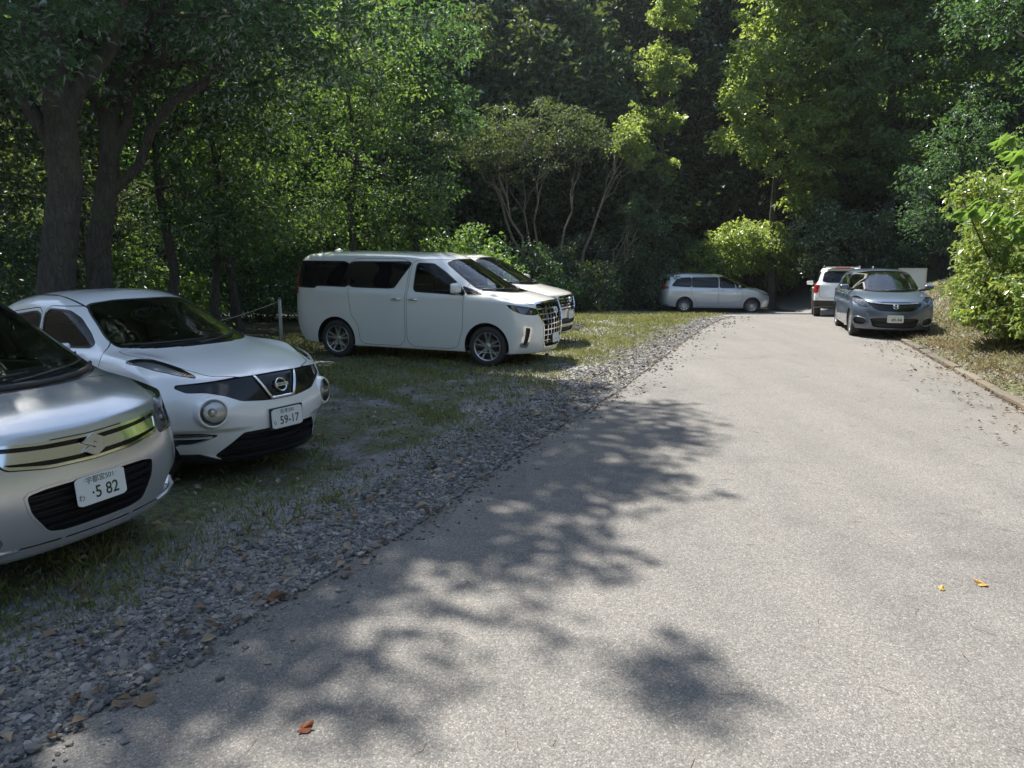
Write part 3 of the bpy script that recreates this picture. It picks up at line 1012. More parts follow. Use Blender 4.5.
    sk.cut(off(ph, -.010), wz, 'seal'); sk.cut(ph, wz, 'windscreen')
    for sg in (1, -1):
        k = 'LR'[sg < 0]
        side_glass(sk, sg, 'win0' + k, [(.58, 1.12), (.22, 1.105), (-.22, 1.11), (-.28, 1.40), (.04, 1.395), (.24, 1.325), (.44, 1.215)], r=.14)
        side_glass(sk, sg, 'win1' + k, [(-.32, 1.12), (-.85, 1.15), (-1.12, 1.22), (-.95, 1.31), (-.36, 1.385)], r=.14)
    bw = [(-.52, 1.12), (.52, 1.12), (.46, 1.34), (-.46, 1.34)]
    sk.cut(region('F', bw, 2, .12), back_zone(-1.3, .2), 'rear_window')
    for sg in (1, -1):
        tl = [(.62, .95), (.82, .98), (.78, 1.10), (.60, 1.08)]
        sk.cut(region('F', tl if sg > 0 else mir(tl), 2, .15), back_zone(-1.5, .05), 'tail' + 'LR'[sg < 0])
    paint = M['paint_white']
    out = finish_car(sk, S, root, M, paint)
    glass_parts(sk, root, [('windscreen', 'wind'), ('win0L', 'side_front'), ('win0R', 'side_front'), ('win1L', 'side_dark'), ('win1R', 'side_dark'), ('rear_window', 'side_dark')], M)
    g = emit('grille', sk.piece(('grille',), .012, .012), M['gloss_black'], root, M['black'])
    m_ = emit('lower_grille', sk.piece(('mouth',), .07, .07), M['black'], root, M['black'])
    emit('slat', sk.piece(('mouth_slat',), .03, .04), M['gloss_black'], m_, M['black'])
    emit('lip_spoiler', sk.piece(('lip',), -.014, -.014), M['gloss_black'], root, M['gloss_black'])
    # V trim and badge
    b = MB()
    for sg in (1, -1):
        pts = []
        for z in np.linspace(.905, .712, 6):
            q, n = sk.surf('F', sg * (.118 + (z - .712) * .50), z); pts.append(q + n * .004)
        b.tube(pts, [.010, .013, .014, .014, .014, .013], 8)
    pts = []
    for y in np.linspace(-.118, .118, 7):
        q, n = sk.surf('F', y, .712); pts.append(q + n * .004)
    b.tube(pts, .0135, 8)
    b.build('grille_trim', M['chrome'], g, True)
    p, n = sk.surf('F', 0, .805)
    Mx = fwd_matrix(p + n * .004, n)
    b = MB()
    ringp = [(.060, 0), (.060, .012), (.056, .017), (.049, .015), (.046, .008), (.046, 0)]
    b.lathe(ringp, 40, Mx)
    b.prism([(-.068, -.0135), (.068, -.0135), (.068, .0135), (-.068, .0135)], .004, .021, Mx)
    em = b.build('emblem', M['chrome'], g)
    text_mesh('lettering', 'NISSAN', .022, M['gloss_black'], em, Mx @ Matrix.Translation((0, 0, .0215)), wscale=1.1)
    for sg in (1, -1):
        k = 'LR'[sg < 0]
        p, n = sk.surf('F', sg * .595, .655)
        ax = (n.normalized() * .62 + Vector((.38, 0, .02))).normalized()
        LM = fwd_matrix(p + ax * .024, ax)
        b = MB(); b.lathe([(.150, -.10), (.136, -.050), (.124, -.014), (.113, -.001), (.104, -.005), (.101, -.05)], 48, LM)
        pod_ = b.build('lamp_pod', M['paint_white'], root, True)
        b = MB(); b.lathe([(.102, -.006), (.085, .010), (.055, .020), (.02, .025), (0, .0255)], 48, LM)
        hl_ = b.build('headlight', M['lamp_glass'], pod_, True)
        b = MB(); b.lathe([(.101, -.008), (.088, -.030), (.060, -.055), (.045, -.06), (.043, -.045), (.030, -.030), (0, -.022)], 48, LM)
        b.lathe([(.072, -.040), (.075, -.034), (.078, -.042)], 40, LM)
        b.build('reflector', M['grille_dark'], pod_, True)
        b = MB(); b.lathe([(.044, -.046), (.036, -.022), (.022, -.010), (0, -.006)], 32, LM); b.build('lamp_lens', M['lens'], pod_, True)
        u = headlight(sk, ('uplamp' + k,), root, M, .03, 'chrome_dark')
        if u: u.name = 'wing_lamp'
        u2 = headlight(sk, ('upamber' + k,), root, M, .02, 'lamp_dark')
        if u2:
            u2.name = 'indicator'
            q, n = sk.surf('T', 1.71, sg * .645); V, F = ellipsoid(q - n * .012, (.03, .018, .012), 8)
            mesh_obj('bulb', V, F, M['amber'], u2, True)
        f = emit('fog_recess', sk.piece(('fog' + k,), .035, .035), M['black'], root, M['paint_white'])
        emit('running_light', sk.piece(('fogled' + k,), .02, .02), M['lens'], f, M['black'])
        emit('tail_lamp', sk.piece(('tail' + k,), -.004, -.004), M['red_lamp'], root)
        side_mirror(sk, root, .36, 1.04, sg, M, mat='paint_white', fold=True, size=(.09, .20, .13))
        door_handle(sk, out['door0' + k], -.08, .96, sg, M, mat='paint_white')
        for x in (S['xa'], S['xb']): make_wheel(S, root, x, sg, M)
    p, n = sk.surf('F', 0.0, .55)
    licence_plate(root, fwd_matrix(Vector((p.x + .018, 0.0, .535)), Vector((1, 0, .05))), ('会津300', 'ら', '59-17'), M)
    b = MB(); b.box((p.x + .008, 0, .535), (.016, .35, .185), None, .004)
    b.build('plate_holder', M['black'], root)
    wiper(sk, root, (-.10, 1.105), (.56, 1.15), M); wiper(sk, root, (-.62, 1.12), (.05, 1.135), M)
    seats(root, S, M, (-.05, -.85), .38, .58)
    dashboard(root, sk, S, M, .66, 1.06, .62)
    rear_view_mirror(root, sk, 1.36, .28, M)
    b = MB()   # roof seams and aerial
    for sg in (1, -1):
        pts = []
        for x in np.linspace(.16, -1.2, 9):
            q, n = sk.surf('T', x, sg * (.52 - .02 * abs(x))); pts.append(q + n * .002)
        b.tube(pts, .008, 6)
    b.build('roof_moulding', M['black'], root, True)
    tag(root, 'white sporty crossover with round headlamps in its bumper and plate reading 59-17', 'car')
    return root, sk

# ------------------------------------------------------------------ the two tall minivans
def make_minivan(kind):
    white = kind == 'white'
    S = dict(dim=(4.95, 1.85, 1.93) if white else (4.85, 1.83, 1.86), xmax=2.42 if white else 2.36, xa=1.5, xb=-1.5, R=0.405, rw=0.345, rim=0.245, spokes=5, twin=.20, twin_in=.9,
             sw=(.022, .016), lv=4, crown=0.02, cowl_x=1.45, lining_z=1.05, tw=.235, rim_mat='alloy')
    S['rings'] = [
        ring(0, 2.20, .32, .82, .80, -2.30, .25, .88, (.26, .24, .23, .23, .23, .26, .28)),
        ring(0, 2.36, .34, .88, .900, -2.45, .16, .93, (.20, .20, .21, .21, .21, .25, .28), .4),
        ring(0, 2.41, .30, .91, .918, -2.50, .12, .95, (.42, .42, .42, .42, .42, .45, .45)),
        ring(0, 2.42, .29, .92, .925, -2.52, .11, .955, (.66, .66, .68, .70, .70, .70, .70)),
        ring(0, 2.405, .30, .92, .925, -2.52, .11, .955, (.86, .88, .92, .92, .94, .95, .95)),
        ring(0, 2.36, .33, .91, .918, -2.51, .11, .95, (1.055, 1.06, 1.09, 1.12, 1.14, 1.15, 1.15), .35),
        ring(.35, 2.10, .36, .90, (.865, .905, .905), -2.51, .10, .945, (1.15, 1.15, 1.17, 1.20, 1.22, 1.25, 1.25)),
        ring(1, 1.62, .42, .93, (.82, .875, .87), -2.50, .10, .94, (1.255, 1.235, 1.23, 1.25, 1.28, 1.30, 1.30), .3),
        ring(1, 1.13, .42, .93, (.79, .85, .84), -2.46, .10, .94, (1.55, 1.53, 1.53, 1.55, 1.56, 1.56, 1.56)),
        ring(1, .68, .42, .92, (.735, .795, .77), -2.40, .13, .93, (1.815, 1.785, 1.79, 1.81, 1.81, 1.80, 1.80), .3),
        ring(1, .36, .46, .88, (.58, .64, .60), -2.26, .20, .88, (1.885, 1.875, 1.88, 1.895, 1.89, 1.87, 1.87)),
    ]
    sk = Skin(S)
    root = empty('white_minivan' if white else 'champagne_minivan')
    fz = front_zone(1.7, .1)
    if white:
        gr = [(-.60, 1.06), (0, 1.075), (.60, 1.06), (.575, .90), (.455, .72), (.43, .42), (.36, .33), (-.36, .33), (-.43, .42), (-.455, .72), (-.575, .90)]
    else:
        gr = [(-.50, .99), (0, 1.0), (.50, .99), (.47, .82), (.42, .735), (-.42, .735), (-.47, .82)]
    ph = region('F', gr, 2, .10)
    sk.cut(off(ph, -.022), fz, 'grille_frame'); sk.cut(ph, fz, 'grille')
    def lattice(P):
        y, z = P[:, 1], P[:, 2]
        if not white:
            return np.min([np.abs(z - q) - .014 for q in (.78, .84, .90, .96)], 0)
        v = np.min([np.abs(np.abs(y) - q) - .011 for q in (.065, .19, .31)], 0)
        h = np.min([np.abs(z - q) - .008 for q in (.44, .53, .62, .71, .80, .89, .98)], 0)
        return np.where(z > .40, np.minimum(v, h), .1)
    sk.cut(lattice, fz, 'lattice', within=('grille',))
    for sg in (1, -1):
        k = 'LR'[sg < 0]
        f = (lambda q: q) if sg > 0 else mir
        cz = lambda C, N, sg=sg: (C[:, 0] > 1.2) & (C[:, 1] * sg > .2) & ((N[:, 0] > .0) | (N[:, 1] * sg > .3)) & (N[:, 2] < .85)
        if white:
            # slim lamp: front part drawn from ahead, its tail drawn along the wing
            ph = region('F', f([(.60, .985), (.93, 1.06), (1.0, 1.06), (1.0, .90), (.80, .865), (.585, .895)]), 1, .15)
            ph2 = region('S', [(2.60, 1.09), (2.2, 1.085), (1.80, 1.13), (1.94, .99), (2.14, .90), (2.6, .86)], 1, .15)
            both = lambda P, a=ph, b=ph2: np.maximum(a(P), b(P))
            sk.cut(off(both, -.006), cz, 'gap'); sk.cut(both, cz, 'lamp' + k)
            ph = region('F', f([(.715, .70), (.835, .72), (.835, .36), (.735, .34)]), 1, .08)
            sk.cut(ph, cz, 'fogrim' + k)
            sk.cut(region('F', f([(.745, .67), (.805, .685), (.805, .40), (.76, .385)]), 1, .08), cz, 'fog' + k)
        else:
            ph = region('F', f([(.55, .995), (.72, 1.03), (.98, 1.06), (.98, .80), (.70, .76), (.52, .82)]), 1, .15)
            ph2 = region('S', [(2.6, 1.09), (2.0, 1.08), (1.94, 1.0), (2.12, .86), (2.6, .74)], 1, .15)
            both = lambda P, a=ph, b=ph2: np.maximum(a(P), b(P))
            sk.cut(off(both, -.006), cz, 'gap'); sk.cut(both, cz, 'lamp' + k)
            sk.cut(region('F', f([(.52, .40), (.78, .42), (.78, .33), (.55, .31)]), 1, .12), cz, 'fog' + k)
    if not white:
        sk.cut(region('F', [(-.45, .56), (.45, .56), (.42, .44), (-.42, .44)], 1, .12), fz, 'mouth')
        sk.cut(region('F', [(-.50, .38), (.50, .38), (.46, .28), (-.46, .28)], 1, .12), fz, 'mouth')
    hd = [(1.58, 0), (1.50, .45), (1.20, .80), (1.55, .845), (1.95, .80), (2.20, .68), (2.345, .35), (2.375, 0)]
    ph = region('T', hd + mirT(hd)[1:-1], 2, .12)
    hz = lambda C, N: (C[:, 0] > 1.1) & (N[:, 2] > .25) & (C[:, 2] > 1.0) & (C[:, 2] < 1.32)
    sk.cut(off(ph, -.003), hz, 'gap', within=('body', 'gap')); sk.cut(off(ph, .003), hz, 'hood', within=('gap',))
    arch_cut(sk, S)
    door_cut(sk, S, [[(1.08, 1.2), (1.06, .62), (.95, .28), (-.02, .28), (-.02, 1.2), (.05, 1.78), (.75, 1.78), (1.1, 1.5)],
                     [(-.055, .28), (-.055, 1.2), (.015, 1.80), (-1.20, 1.80), (-1.22, 1.2), (-1.16, .80), (-1.02, .62), (-.98, .28)]], zlo=.24, zhi=1.82)
    ws = [(-.70, 1.275), (-.35, 1.235), (.35, 1.235), (.70, 1.275), (.655, 1.46), (.575, 1.72), (.33, 1.785), (-.33, 1.785), (-.575, 1.72), (-.655, 1.46)]
    ph = region('F', ws, 2, .14)
    wz = front_zone(.0, .2, 1.1)
    sk.cut(off(ph, -.010), wz, 'seal'); sk.cut(ph, wz, 'windscreen')
    for sg in (1, -1):
        k = 'LR'[sg < 0]
        side_glass(sk, sg, 'win0' + k, [(1.08, 1.205), (.70, 1.225), (.10, 1.25), (.14, 1.715), (.42, 1.705), (.66, 1.565), (.94, 1.36)], r=.08)
        side_glass(sk, sg, 'win3' + k, [(1.40, 1.205), (1.13, 1.21), (1.02, 1.335), (1.16, 1.29)], r=.05, band=.012)
        if white:
            side_glass(sk, sg, 'win1' + k, [(-.30, 1.29), (-1.235, 1.30), (-1.235, 1.73), (-.02, 1.735), (.02, 1.71), (-.18, 1.45)], r=.10)
            side_glass(sk, sg, 'win2' + k, [(-1.24, 1.30), (-1.9, 1.31), (-1.95, 1.27), (-2.34, 1.28), (-2.34, 1.70), (-2.28, 1.73), (-1.24, 1.73)], r=.08)
        else:
            side_glass(sk, sg, 'win1' + k, [(-.05, 1.26), (-1.22, 1.27), (-1.22, 1.70), (-.05, 1.71)], r=.10)
            side_glass(sk, sg, 'win2' + k, [(-1.26, 1.27), (-2.3, 1.30), (-2.25, 1.68), (-1.26, 1.70)], r=.08)
        tl = [(.70, 1.20), (1.0, 1.10), (1.0, 1.75), (.78, 1.75)]
        sk.cut(region('F', tl if sg > 0 else mir(tl), 1, .1), lambda C, N, sg=sg: (C[:, 0] < -2.33) & (C[:, 1] * sg > .3), 'tail' + k)
    bw = [(-.70, 1.30), (.70, 1.30), (.64, 1.74), (-.64, 1.74)]
    sk.cut(region('F', bw, 2, .12), back_zone(-1.9, .3), 'rear_window')
    pn = 'paint_pearl' if white else 'paint_beige'
    paint = M[pn]
    out = finish_car(sk, S, root, M, paint)
    glass_parts(sk, root, [('windscreen', 'wind')] + [(f'win{i}{k}', 'side_front' if i in (0, 3) else 'side_dark') for i in range(4) for k in 'LR'] + [('rear_window', 'side_dark')], M)
    g = emit('grille', sk.piece(('grille',), .05, .05), M['gloss_black'], root, M['black'])
    emit('grille_frame', sk.piece(('grille_frame',), -.012, -.012), M['chrome'], g, M['chrome'])
    emit('grille_bar', sk.piece(('lattice',), .0, .04), M['chrome'], g, M['chrome'])
    if not white: emit('lower_grille', sk.piece(('mouth',), .04, .04), M['black'], root, M['black'])
    for sg in (1, -1):
        k = 'LR'[sg < 0]
        p, n = sk.surf('F', sg * .68, .95)
        headlight(sk, ('lamp' + k,), root, M, .045, 'lamp_dark' if white else 'chrome_dark', [(p - n * .05, (.035, .04, .04))])
        if white:
            fr = emit('fog_trim', sk.piece(('fogrim' + k,), -.008, -.008), M['chrome'], root, M['chrome'])
            emit('fog_recess', sk.piece(('fog' + k,), .03, .04), M['black'], fr, M['chrome'])
        else:
            emit('fog_recess', sk.piece(('fog' + k,), .03, .03), M['black'], root, M['black'])
        emit('tail_lamp', sk.piece(('tail' + k,), -.004, -.004), M['red_lamp'], root)
        side_mirror(sk, root, 1.02, 1.27, sg, M, size=(.11, .25, .20), mat=pn)
        for d, x in (('door0', .12), ('door1', -.22)): door_handle(sk, out[d + k], x, 1.10, sg, M, L=.19, mat='chrome')
        for x in (S['xa'], S['xb']): make_wheel(S, root, x, sg, M)
    p, n = sk.surf('F', 0, .93)
    Mx = fwd_matrix(p + n * .016, n)
    b = MB()
    def oval(rx, ry, cy=0, t=.010):
        pts = [Mx @ Vector((rx * math.cos(a), cy + ry * math.sin(a), .004)) for a in np.linspace(0, 2 * math.pi, 33)]
        b.tube(pts, t * .7, 6, caps=False)
    oval(.085, .058); oval(.030, .054); oval(.056, .022, .030)
    b.build('emblem', M['chrome'], g, True)
    pz = .46 if white else .62
    p, n = sk.surf('F', 0.0, pz)
    licence_plate(root, fwd_matrix(Vector((p.x + .014, 0, pz)), Vector((1, 0, .03))), ('会津330', 'さ', '20-31') if False else ('', '', '·· ··'), M)
    wiper(sk, root, (-.12, 1.25), (.62, 1.29), M); wiper(sk, root, (-.68, 1.285), (.05, 1.27), M)
    seats(root, S, M, (.45, -.75), .55, .66, .42)
    dashboard(root, sk, S, M, 1.12, 1.22, .72)
    rear_view_mirror(root, sk, 1.66, .62, M)
    b = MB()
    V, F = ellipsoid((-2.0, 0, 1.90), (.11, .035, .06), 8); b.add(V, F)
    if white: b.build('roof_aerial', M[pn], root, True)
    return root, sk

# ------------------------------------------------------------------ low silver minivan at the far end
def make_low_minivan():
    S = dict(dim=(4.83, 1.80, 1.685), xmax=2.40, xa=1.45, xb=-1.45, R=0.375, rw=0.325, rim=0.215, spokes=10, lv=4, crown=.02,
             cowl_x=1.2, lining_z=1.0)
    S['rings'] = [
        ring(0, 2.15, .36, .82, .78, -2.20, .25, .88, (.26, .24, .22, .22, .22, .26, .28)),
        ring(0, 2.33, .40, .86, .875, -2.36, .2, .92, (.20, .20, .19, .19, .19, .24, .26), .3),
        ring(0, 2.39, .38, .89, .895, -2.42, .16, .94, (.40, .40, .40, .40, .40, .42, .42)),
        ring(0, 2.40, .38, .90, .900, -2.43, .15, .94, (.60, .62, .64, .64, .66, .68, .68)),
        ring(0, 2.34, .42, .90, .895, -2.41, .15, .93, (.78, .80, .84, .86, .88, .90, .90)),
        ring(0, 2.20, .46, .89, .875, -2.38, .15, .92, (.89, .92, .96, .98, 1.0, 1.02, 1.02), .3),
        ring(.35, 1.95, .46, .88, (.83, .86, .86), -2.36, .15, .92, (.985, 1.0, 1.02, 1.04, 1.06, 1.08, 1.08)),
        ring(1, 1.58, .50, .92, (.78, .83, .82), -2.34, .14, .92, (1.09, 1.06, 1.05, 1.06, 1.09, 1.12, 1.12), .25),
        ring(1, .98, .50, .92, (.745, .79, .77), -2.30, .15, .92, (1.36, 1.32, 1.32, 1.34, 1.35, 1.35, 1.35)),
        ring(1, .38, .50, .90, (.66, .71, .68), -2.22, .18, .9, (1.58, 1.545, 1.56, 1.58, 1.57, 1.54, 1.55), .25),
        ring(1, .08, .50, .86, (.52, .57, .54), -2.08, .25, .85, (1.64, 1.63, 1.64, 1.655, 1.64, 1.60, 1.60)),
    ]
    sk = Skin(S)
    root = empty('silver_minivan')
    fz = front_zone(1.7, .1)
    sk.cut(region('F', [(-.5, .77), (.5, .77), (.44, .64), (-.44, .64)], 1, .12), fz, 'grille')
    sk.cut(region('F', [(-.55, .42), (.55, .42), (.5, .26), (-.5, .26)], 1, .12), fz, 'mouth')
    for sg in (1, -1):
        k = 'LR'[sg < 0]
        cz = lambda C, N, sg=sg: (C[:, 0] > 1.3) & (C[:, 1] * sg > .2) & (N[:, 2] < .9)
        f = [(.53, .80), (.70, .86), (1.0, .96), (1.0, .74), (.75, .68), (.53, .70)]
        ph = region('F', f if sg > 0 else mir(f), 1, .12)
        ph2 = region('S', [(2.6, .98), (1.95, .98), (1.85, .93), (2.05, .80), (2.6, .66)], 1, .12)
        sk.cut(lambda P, a=ph, b=ph2: np.maximum(a(P), b(P)), cz, 'lamp' + k)
        tz = lambda C, N, sg=sg: (C[:, 0] < -1.9) & (C[:, 1] * sg > .25)
        tl = region('S', [(-2.9, 1.16), (-2.30, 1.15), (-2.10, 1.06), (-2.34, .97), (-2.9, .95)], 1, .1)
        sk.cut(tl, tz, 'tail' + k)
    arch_cut(sk, S)
    door_cut(sk, S, [[(1.02, 1.02), (1.02, .62), (.92, .26), (.02, .26), (.0, 1.0), (.0, 1.54), (.5, 1.52)],
                     [(-.03, .26), (-.04, 1.0), (-.05, 1.55), (-1.15, 1.55), (-1.2, 1.05), (-1.12, .72), (-.98, .55), (-.94, .26)]], zlo=.23, zhi=1.56)
    ws = [(-.72, 1.10), (-.3, 1.07), (.3, 1.07), (.72, 1.10), (.70, 1.26), (.62, 1.51), (.3, 1.575), (-.3, 1.575), (-.62, 1.51), (-.70, 1.26)]
    wz = front_zone(-.3, .15, 1.0)
    ph = region('F', ws, 2, .14)
    sk.cut(off(ph, -.010), wz, 'seal'); sk.cut(ph, wz, 'windscreen')
    for sg in (1, -1):
        k = 'LR'[sg < 0]
        side_glass(sk, sg, 'win3' + k, [(1.22, 1.085), (.78, 1.085), (.74, 1.30)], r=.05, band=.012)
        side_glass(sk, sg, 'win0' + k, [(.72, 1.09), (.05, 1.09), (.05, 1.51), (.36, 1.49), (.62, 1.37)], r=.08)
        side_glass(sk, sg, 'win1' + k, [(-.02, 1.09), (-1.14, 1.10), (-1.14, 1.50), (-.02, 1.51)], r=.06)
        side_glass(sk, sg, 'win2' + k, [(-1.18, 1.10), (-2.02, 1.14), (-1.82, 1.38), (-1.60, 1.47), (-1.18, 1.50)], r=.10)
    bw = [(-.66, 1.16), (.66, 1.16), (.60, 1.48), (-.60, 1.48)]
    sk.cut(region('F', bw, 2, .12), back_zone(-1.9, .2), 'rear_window')
    out = finish_car(sk, S, root, M, M['paint_palesilver'])
    glass_parts(sk, root, [('windscreen', 'wind')] + [(f'win{i}{k}', 'side_front' if i in (0, 3) else 'side_dark') for i in range(4) for k in 'LR'] + [('rear_window', 'side_dark')], M)
    emit('grille', sk.piece(('grille',), .03, .03), M['gloss_black'], root, M['chrome'])
    emit('lower_grille', sk.piece(('mouth',), .04, .04), M['black'], root, M['black'])
    for sg in (1, -1):
        k = 'LR'[sg < 0]
        headlight(sk, ('lamp' + k,), root, M, .04, 'chrome_dark')
        emit('tail_lamp', sk.piece(('tail' + k,), -.006, -.006), M['red_lamp'], root)
        side_mirror(sk, root, .86, 1.10, sg, M, mat='paint_palesilver')
        for d, x in (('door0', .16), ('door1', -.22)): door_handle(sk, out[d + k], x, .97, sg, M, L=.18, mat='paint_palesilver')
        for x in (S['xa'], S['xb']): make_wheel(S, root, x, sg, M)
        b = MB(); pts = []
        for x, z in ((-.95, .50), (-.3, .47), (.4, .47), (.80, .54), (1.0, .64)):
            q, n = sk.surf('L' if sg > 0 else 'R', x, z); pts.append(q + n * .002)
        b.tube(pts, [.006, .014, .014, .012, .005], 8); b.build('side_moulding', M['paint_palesilver'], root, True)
    seats(root, S, M, (.35, -.75), .40, .62, .40)
    dashboard(root, sk, S, M, 1.02, 1.04, .68)
    V, F = ellipsoid((-1.85, 0, 1.66), (.11, .03, .05), 8); mesh_obj('roof_aerial', V, F, M['paint_palesilver'], root)
    tag(root, 'pale silver low minivan standing sideways at the far end of the road', 'car')
    return root, sk

# ------------------------------------------------------------------ blue grey hatchback facing us
def make_hatchback():
    S = dict(dim=(3.955, 1.695, 1.505), xmax=2.03, xa=1.265, xb=-1.265, R=0.345, rw=0.300, rim=0.20, spokes=7, lv=4, crown=.02,
             cowl_x=1.0, lining_z=.9)
    S['rings'] = [
        ring(0, 1.85, .36, .82, .74, -1.70, .25, .88, (.24, .22, .20, .20, .20, .24, .26)),
        ring(0, 1.98, .40, .86, .825, -1.84, .2, .92, (.175, .18, .18, .18, .18, .24, .26), .3),
        ring(0, 2.02, .37, .89, .842, -1.90, .16, .94, (.36, .36, .36, .36, .36, .40, .40)),
        ring(0, 2.03, .37, .90, .848, -1.92, .15, .94, (.55, .56, .58, .58, .60, .60, .60)),
        ring(0, 1.99, .40, .905, .845, -1.90, .15, .93, (.70, .74, .78, .80, .82, .84, .84)),
        ring(0, 1.90, .46, .895, .825, -1.88, .15, .92, (.83, .87, .90, .92, .94, .96, .96), .35),
        ring(.35, 1.62, .44, .88, (.78, .81, .80), -1.86, .15, .92, (.935, .95, .96, .98, 1.0, 1.02, 1.02)),
        ring(1, 1.22, .42, .93, (.735, .775, .76), -1.84, .14, .92, (1.02, 1.0, .995, 1.01, 1.05, 1.08, 1.08), .28),
        ring(1, .70, .42, .93, (.69, .73, .70), -1.76, .15, .92, (1.27, 1.25, 1.25, 1.26, 1.28, 1.28, 1.28)),
        ring(1, .24, .42, .91, (.61, .645, .60), -1.62, .18, .9, (1.46, 1.43, 1.435, 1.445, 1.43, 1.41, 1.42), .25),
        ring(1, .02, .44, .86, (.47, .51, .46), -1.46, .25, .85, (1.505, 1.495, 1.50, 1.505, 1.48, 1.45, 1.45)),
    ]
    sk = Skin(S)
    root = empty('hatchback')
    fz = front_zone(1.45, .08)
    gr = [(0, .795), (.30, .80), (.52, .815), (.54, .765), (.40, .655), (.30, .625), (0, .615)]
    ph = region('F', gr + [(-a, b) for a, b in gr[1:-1]][::-1], 2, .12)
    sk.cut(off(ph, -.004), fz, 'gap'); sk.cut(ph, fz, 'grille')
    mo = [(-.50, .47), (.50, .47), (.42, .255), (-.42, .255)]
    sk.cut(region('F', mo, 2, .12), fz, 'mouth')
    sk.cut(lambda P: np.abs(P[:, 2] - .35) - .012, fz, 'mouth_slat', within=('mouth',))
    for sg in (1, -1):
        k = 'LR'[sg < 0]
        cz = lambda C, N, sg=sg: (C[:, 0] > 1.2) & (C[:, 1] * sg > .2) & (N[:, 0] > .02)
        f = [(.55, .835), (.66, .90), (.80, .955), (.90, .95), (.88, .80), (.78, .725), (.62, .70), (.50, .70)]
        ph1 = region('F', f if sg > 0 else mir(f), 2, .10)
        ph2 = region('S', [(2.3, 1.0), (1.34, .975), (1.27, .94), (1.54, .79), (1.74, .70), (2.3, .64)], 2, .12)
        ph = lambda P, a=ph1, b=ph2: np.maximum(a(P), b(P))
        sk.cut(off(ph, -.004), cz, 'gap'); sk.cut(ph, cz, 'lamp' + k)
        f = [(.50, .395), (.56, .47), (.80, .475), (.83, .40), (.80, .32), (.60, .275), (.53, .30)]
        f = [(.545, .375), (.60, .455), (.76, .465), (.80, .41), (.77, .335), (.62, .30)]
        sk.cut(region('F', f if sg > 0 else mir(f), 2, .15), cz, 'fog' + k)
        tl = [(.60, .80), (.88, .80), (.84, 1.15), (.72, 1.15)]
        sk.cut(region('F', tl if sg > 0 else mir(tl), 1, .15), back_zone(-1.5, .05), 'tail' + k)
    hd = [(1.14, 0), (1.06, .45), (.90, .70), (1.2, .735), (1.5, .70), (1.72, .62), (1.88, .38), (1.92, 0)]
    ph = region('T', hd + mirT(hd)[1:-1], 2, .12)
    hz = lambda C, N: (C[:, 0] > .8) & (N[:, 2] > .25) & (C[:, 2] > .76) & (C[:, 2] < 1.07)
    sk.cut(off(ph, -.003), hz, 'gap', within=('body', 'gap')); sk.cut(off(ph, .003), hz, 'hood', within=('gap',))
    arch_cut(sk, S)
    door_cut(sk, S, [[(.86, .98), (.86, .60), (.78, .27), (-.08, .27), (-.12, .95), (-.14, 1.42), (.25, 1.42), (.55, 1.28)],
                     [(-.115, .27), (-.155, .95), (-.175, 1.42), (-.95, 1.38), (-1.1, 1.0), (-1.0, .72), (-.86, .55), (-.82, .27)]], zlo=.23, zhi=1.44)
    ws = [(-.69, 1.03), (-.3, 1.005), (.3, 1.005), (.69, 1.03), (.67, 1.18), (.58, 1.40), (.28, 1.455), (-.28, 1.455), (-.58, 1.40), (-.67, 1.18)]
    wz = front_zone(-.3, .15, .92)
    ph = region('F', ws, 2, .14)
    sk.cut(off(ph, -.010), wz, 'seal'); sk.cut(ph, wz, 'windscreen')
    for sg in (1, -1):
        k = 'LR'[sg < 0]
        side_glass(sk, sg, 'win3' + k, [(.98, 1.035), (.62, 1.04), (.60, 1.20)], r=.05, band=.012)
        side_glass(sk, sg, 'win0' + k, [(.58, 1.045), (-.08, 1.06), (-.10, 1.38), (.22, 1.375), (.44, 1.28)], r=.08)
        side_glass(sk, sg, 'win1' + k, [(-.18, 1.065), (-.98, 1.10), (-.92, 1.33), (-.20, 1.38)], r=.08)
    bw = [(-.60, 1.08), (.60, 1.08), (.52, 1.36), (-.52, 1.36)]
    sk.cut(region('F', bw, 2, .12), back_zone(-1.3, .2), 'rear_window')
    pn = 'paint_blue'
    out = finish_car(sk, S, root, M, M[pn])
    glass_parts(sk, root, [('windscreen', 'wind')] + [(f'win{i}{k}', 'side_front' if i in (0, 3) else 'side_dark') for i in (0, 1, 3) for k in 'LR'] + [('rear_window', 'side_dark')], M)
    g = emit('grille', sk.piece(('grille',), .02, .02), M['gloss_black'], root, M['black'])
    m_ = emit('lower_grille', sk.piece(('mouth',), .05, .05), M['black'], root, M['black'])
    emit('slat', sk.piece(('mouth_slat',), .015, .02), M['black'], m_, M['black'])
    b = MB(); pts = []
    for y in np.linspace(-.52, .52, 15):
        q, n = sk.surf('F', y, .778 - .025 * math.cos(y / .52 * math.pi / 2) + .02); pts.append(q + n * .006)
    b.tube(pts, [.004] + [.013] * 13 + [.004], 8); b.build('grille_trim', M['chrome'], g, True)
    p, n = sk.surf('F', 0, .715)
    Mx = fwd_matrix(p + n * .006, n)
    b = MB()
    fr = chaikin([(-.058, .050), (.058, .050), (.046, -.050), (-.046, -.050)], 3, .12)
    b.tube([Mx @ Vector((x, y, .004)) for x, y in list(fr) + [fr[0]]], .006, 6, caps=False)
    for sg in (1, -1):
        b.tube([Mx @ Vector((sg * .036, .044, .006)), Mx @ Vector((sg * .024, 0, .008)), Mx @ Vector((sg * .030, -.044, .006))], [.009, .007, .009], 6)
    b.tube([Mx @ Vector((-.024, 0, .008)), Mx @ Vector((.024, 0, .008))], .007, 6)
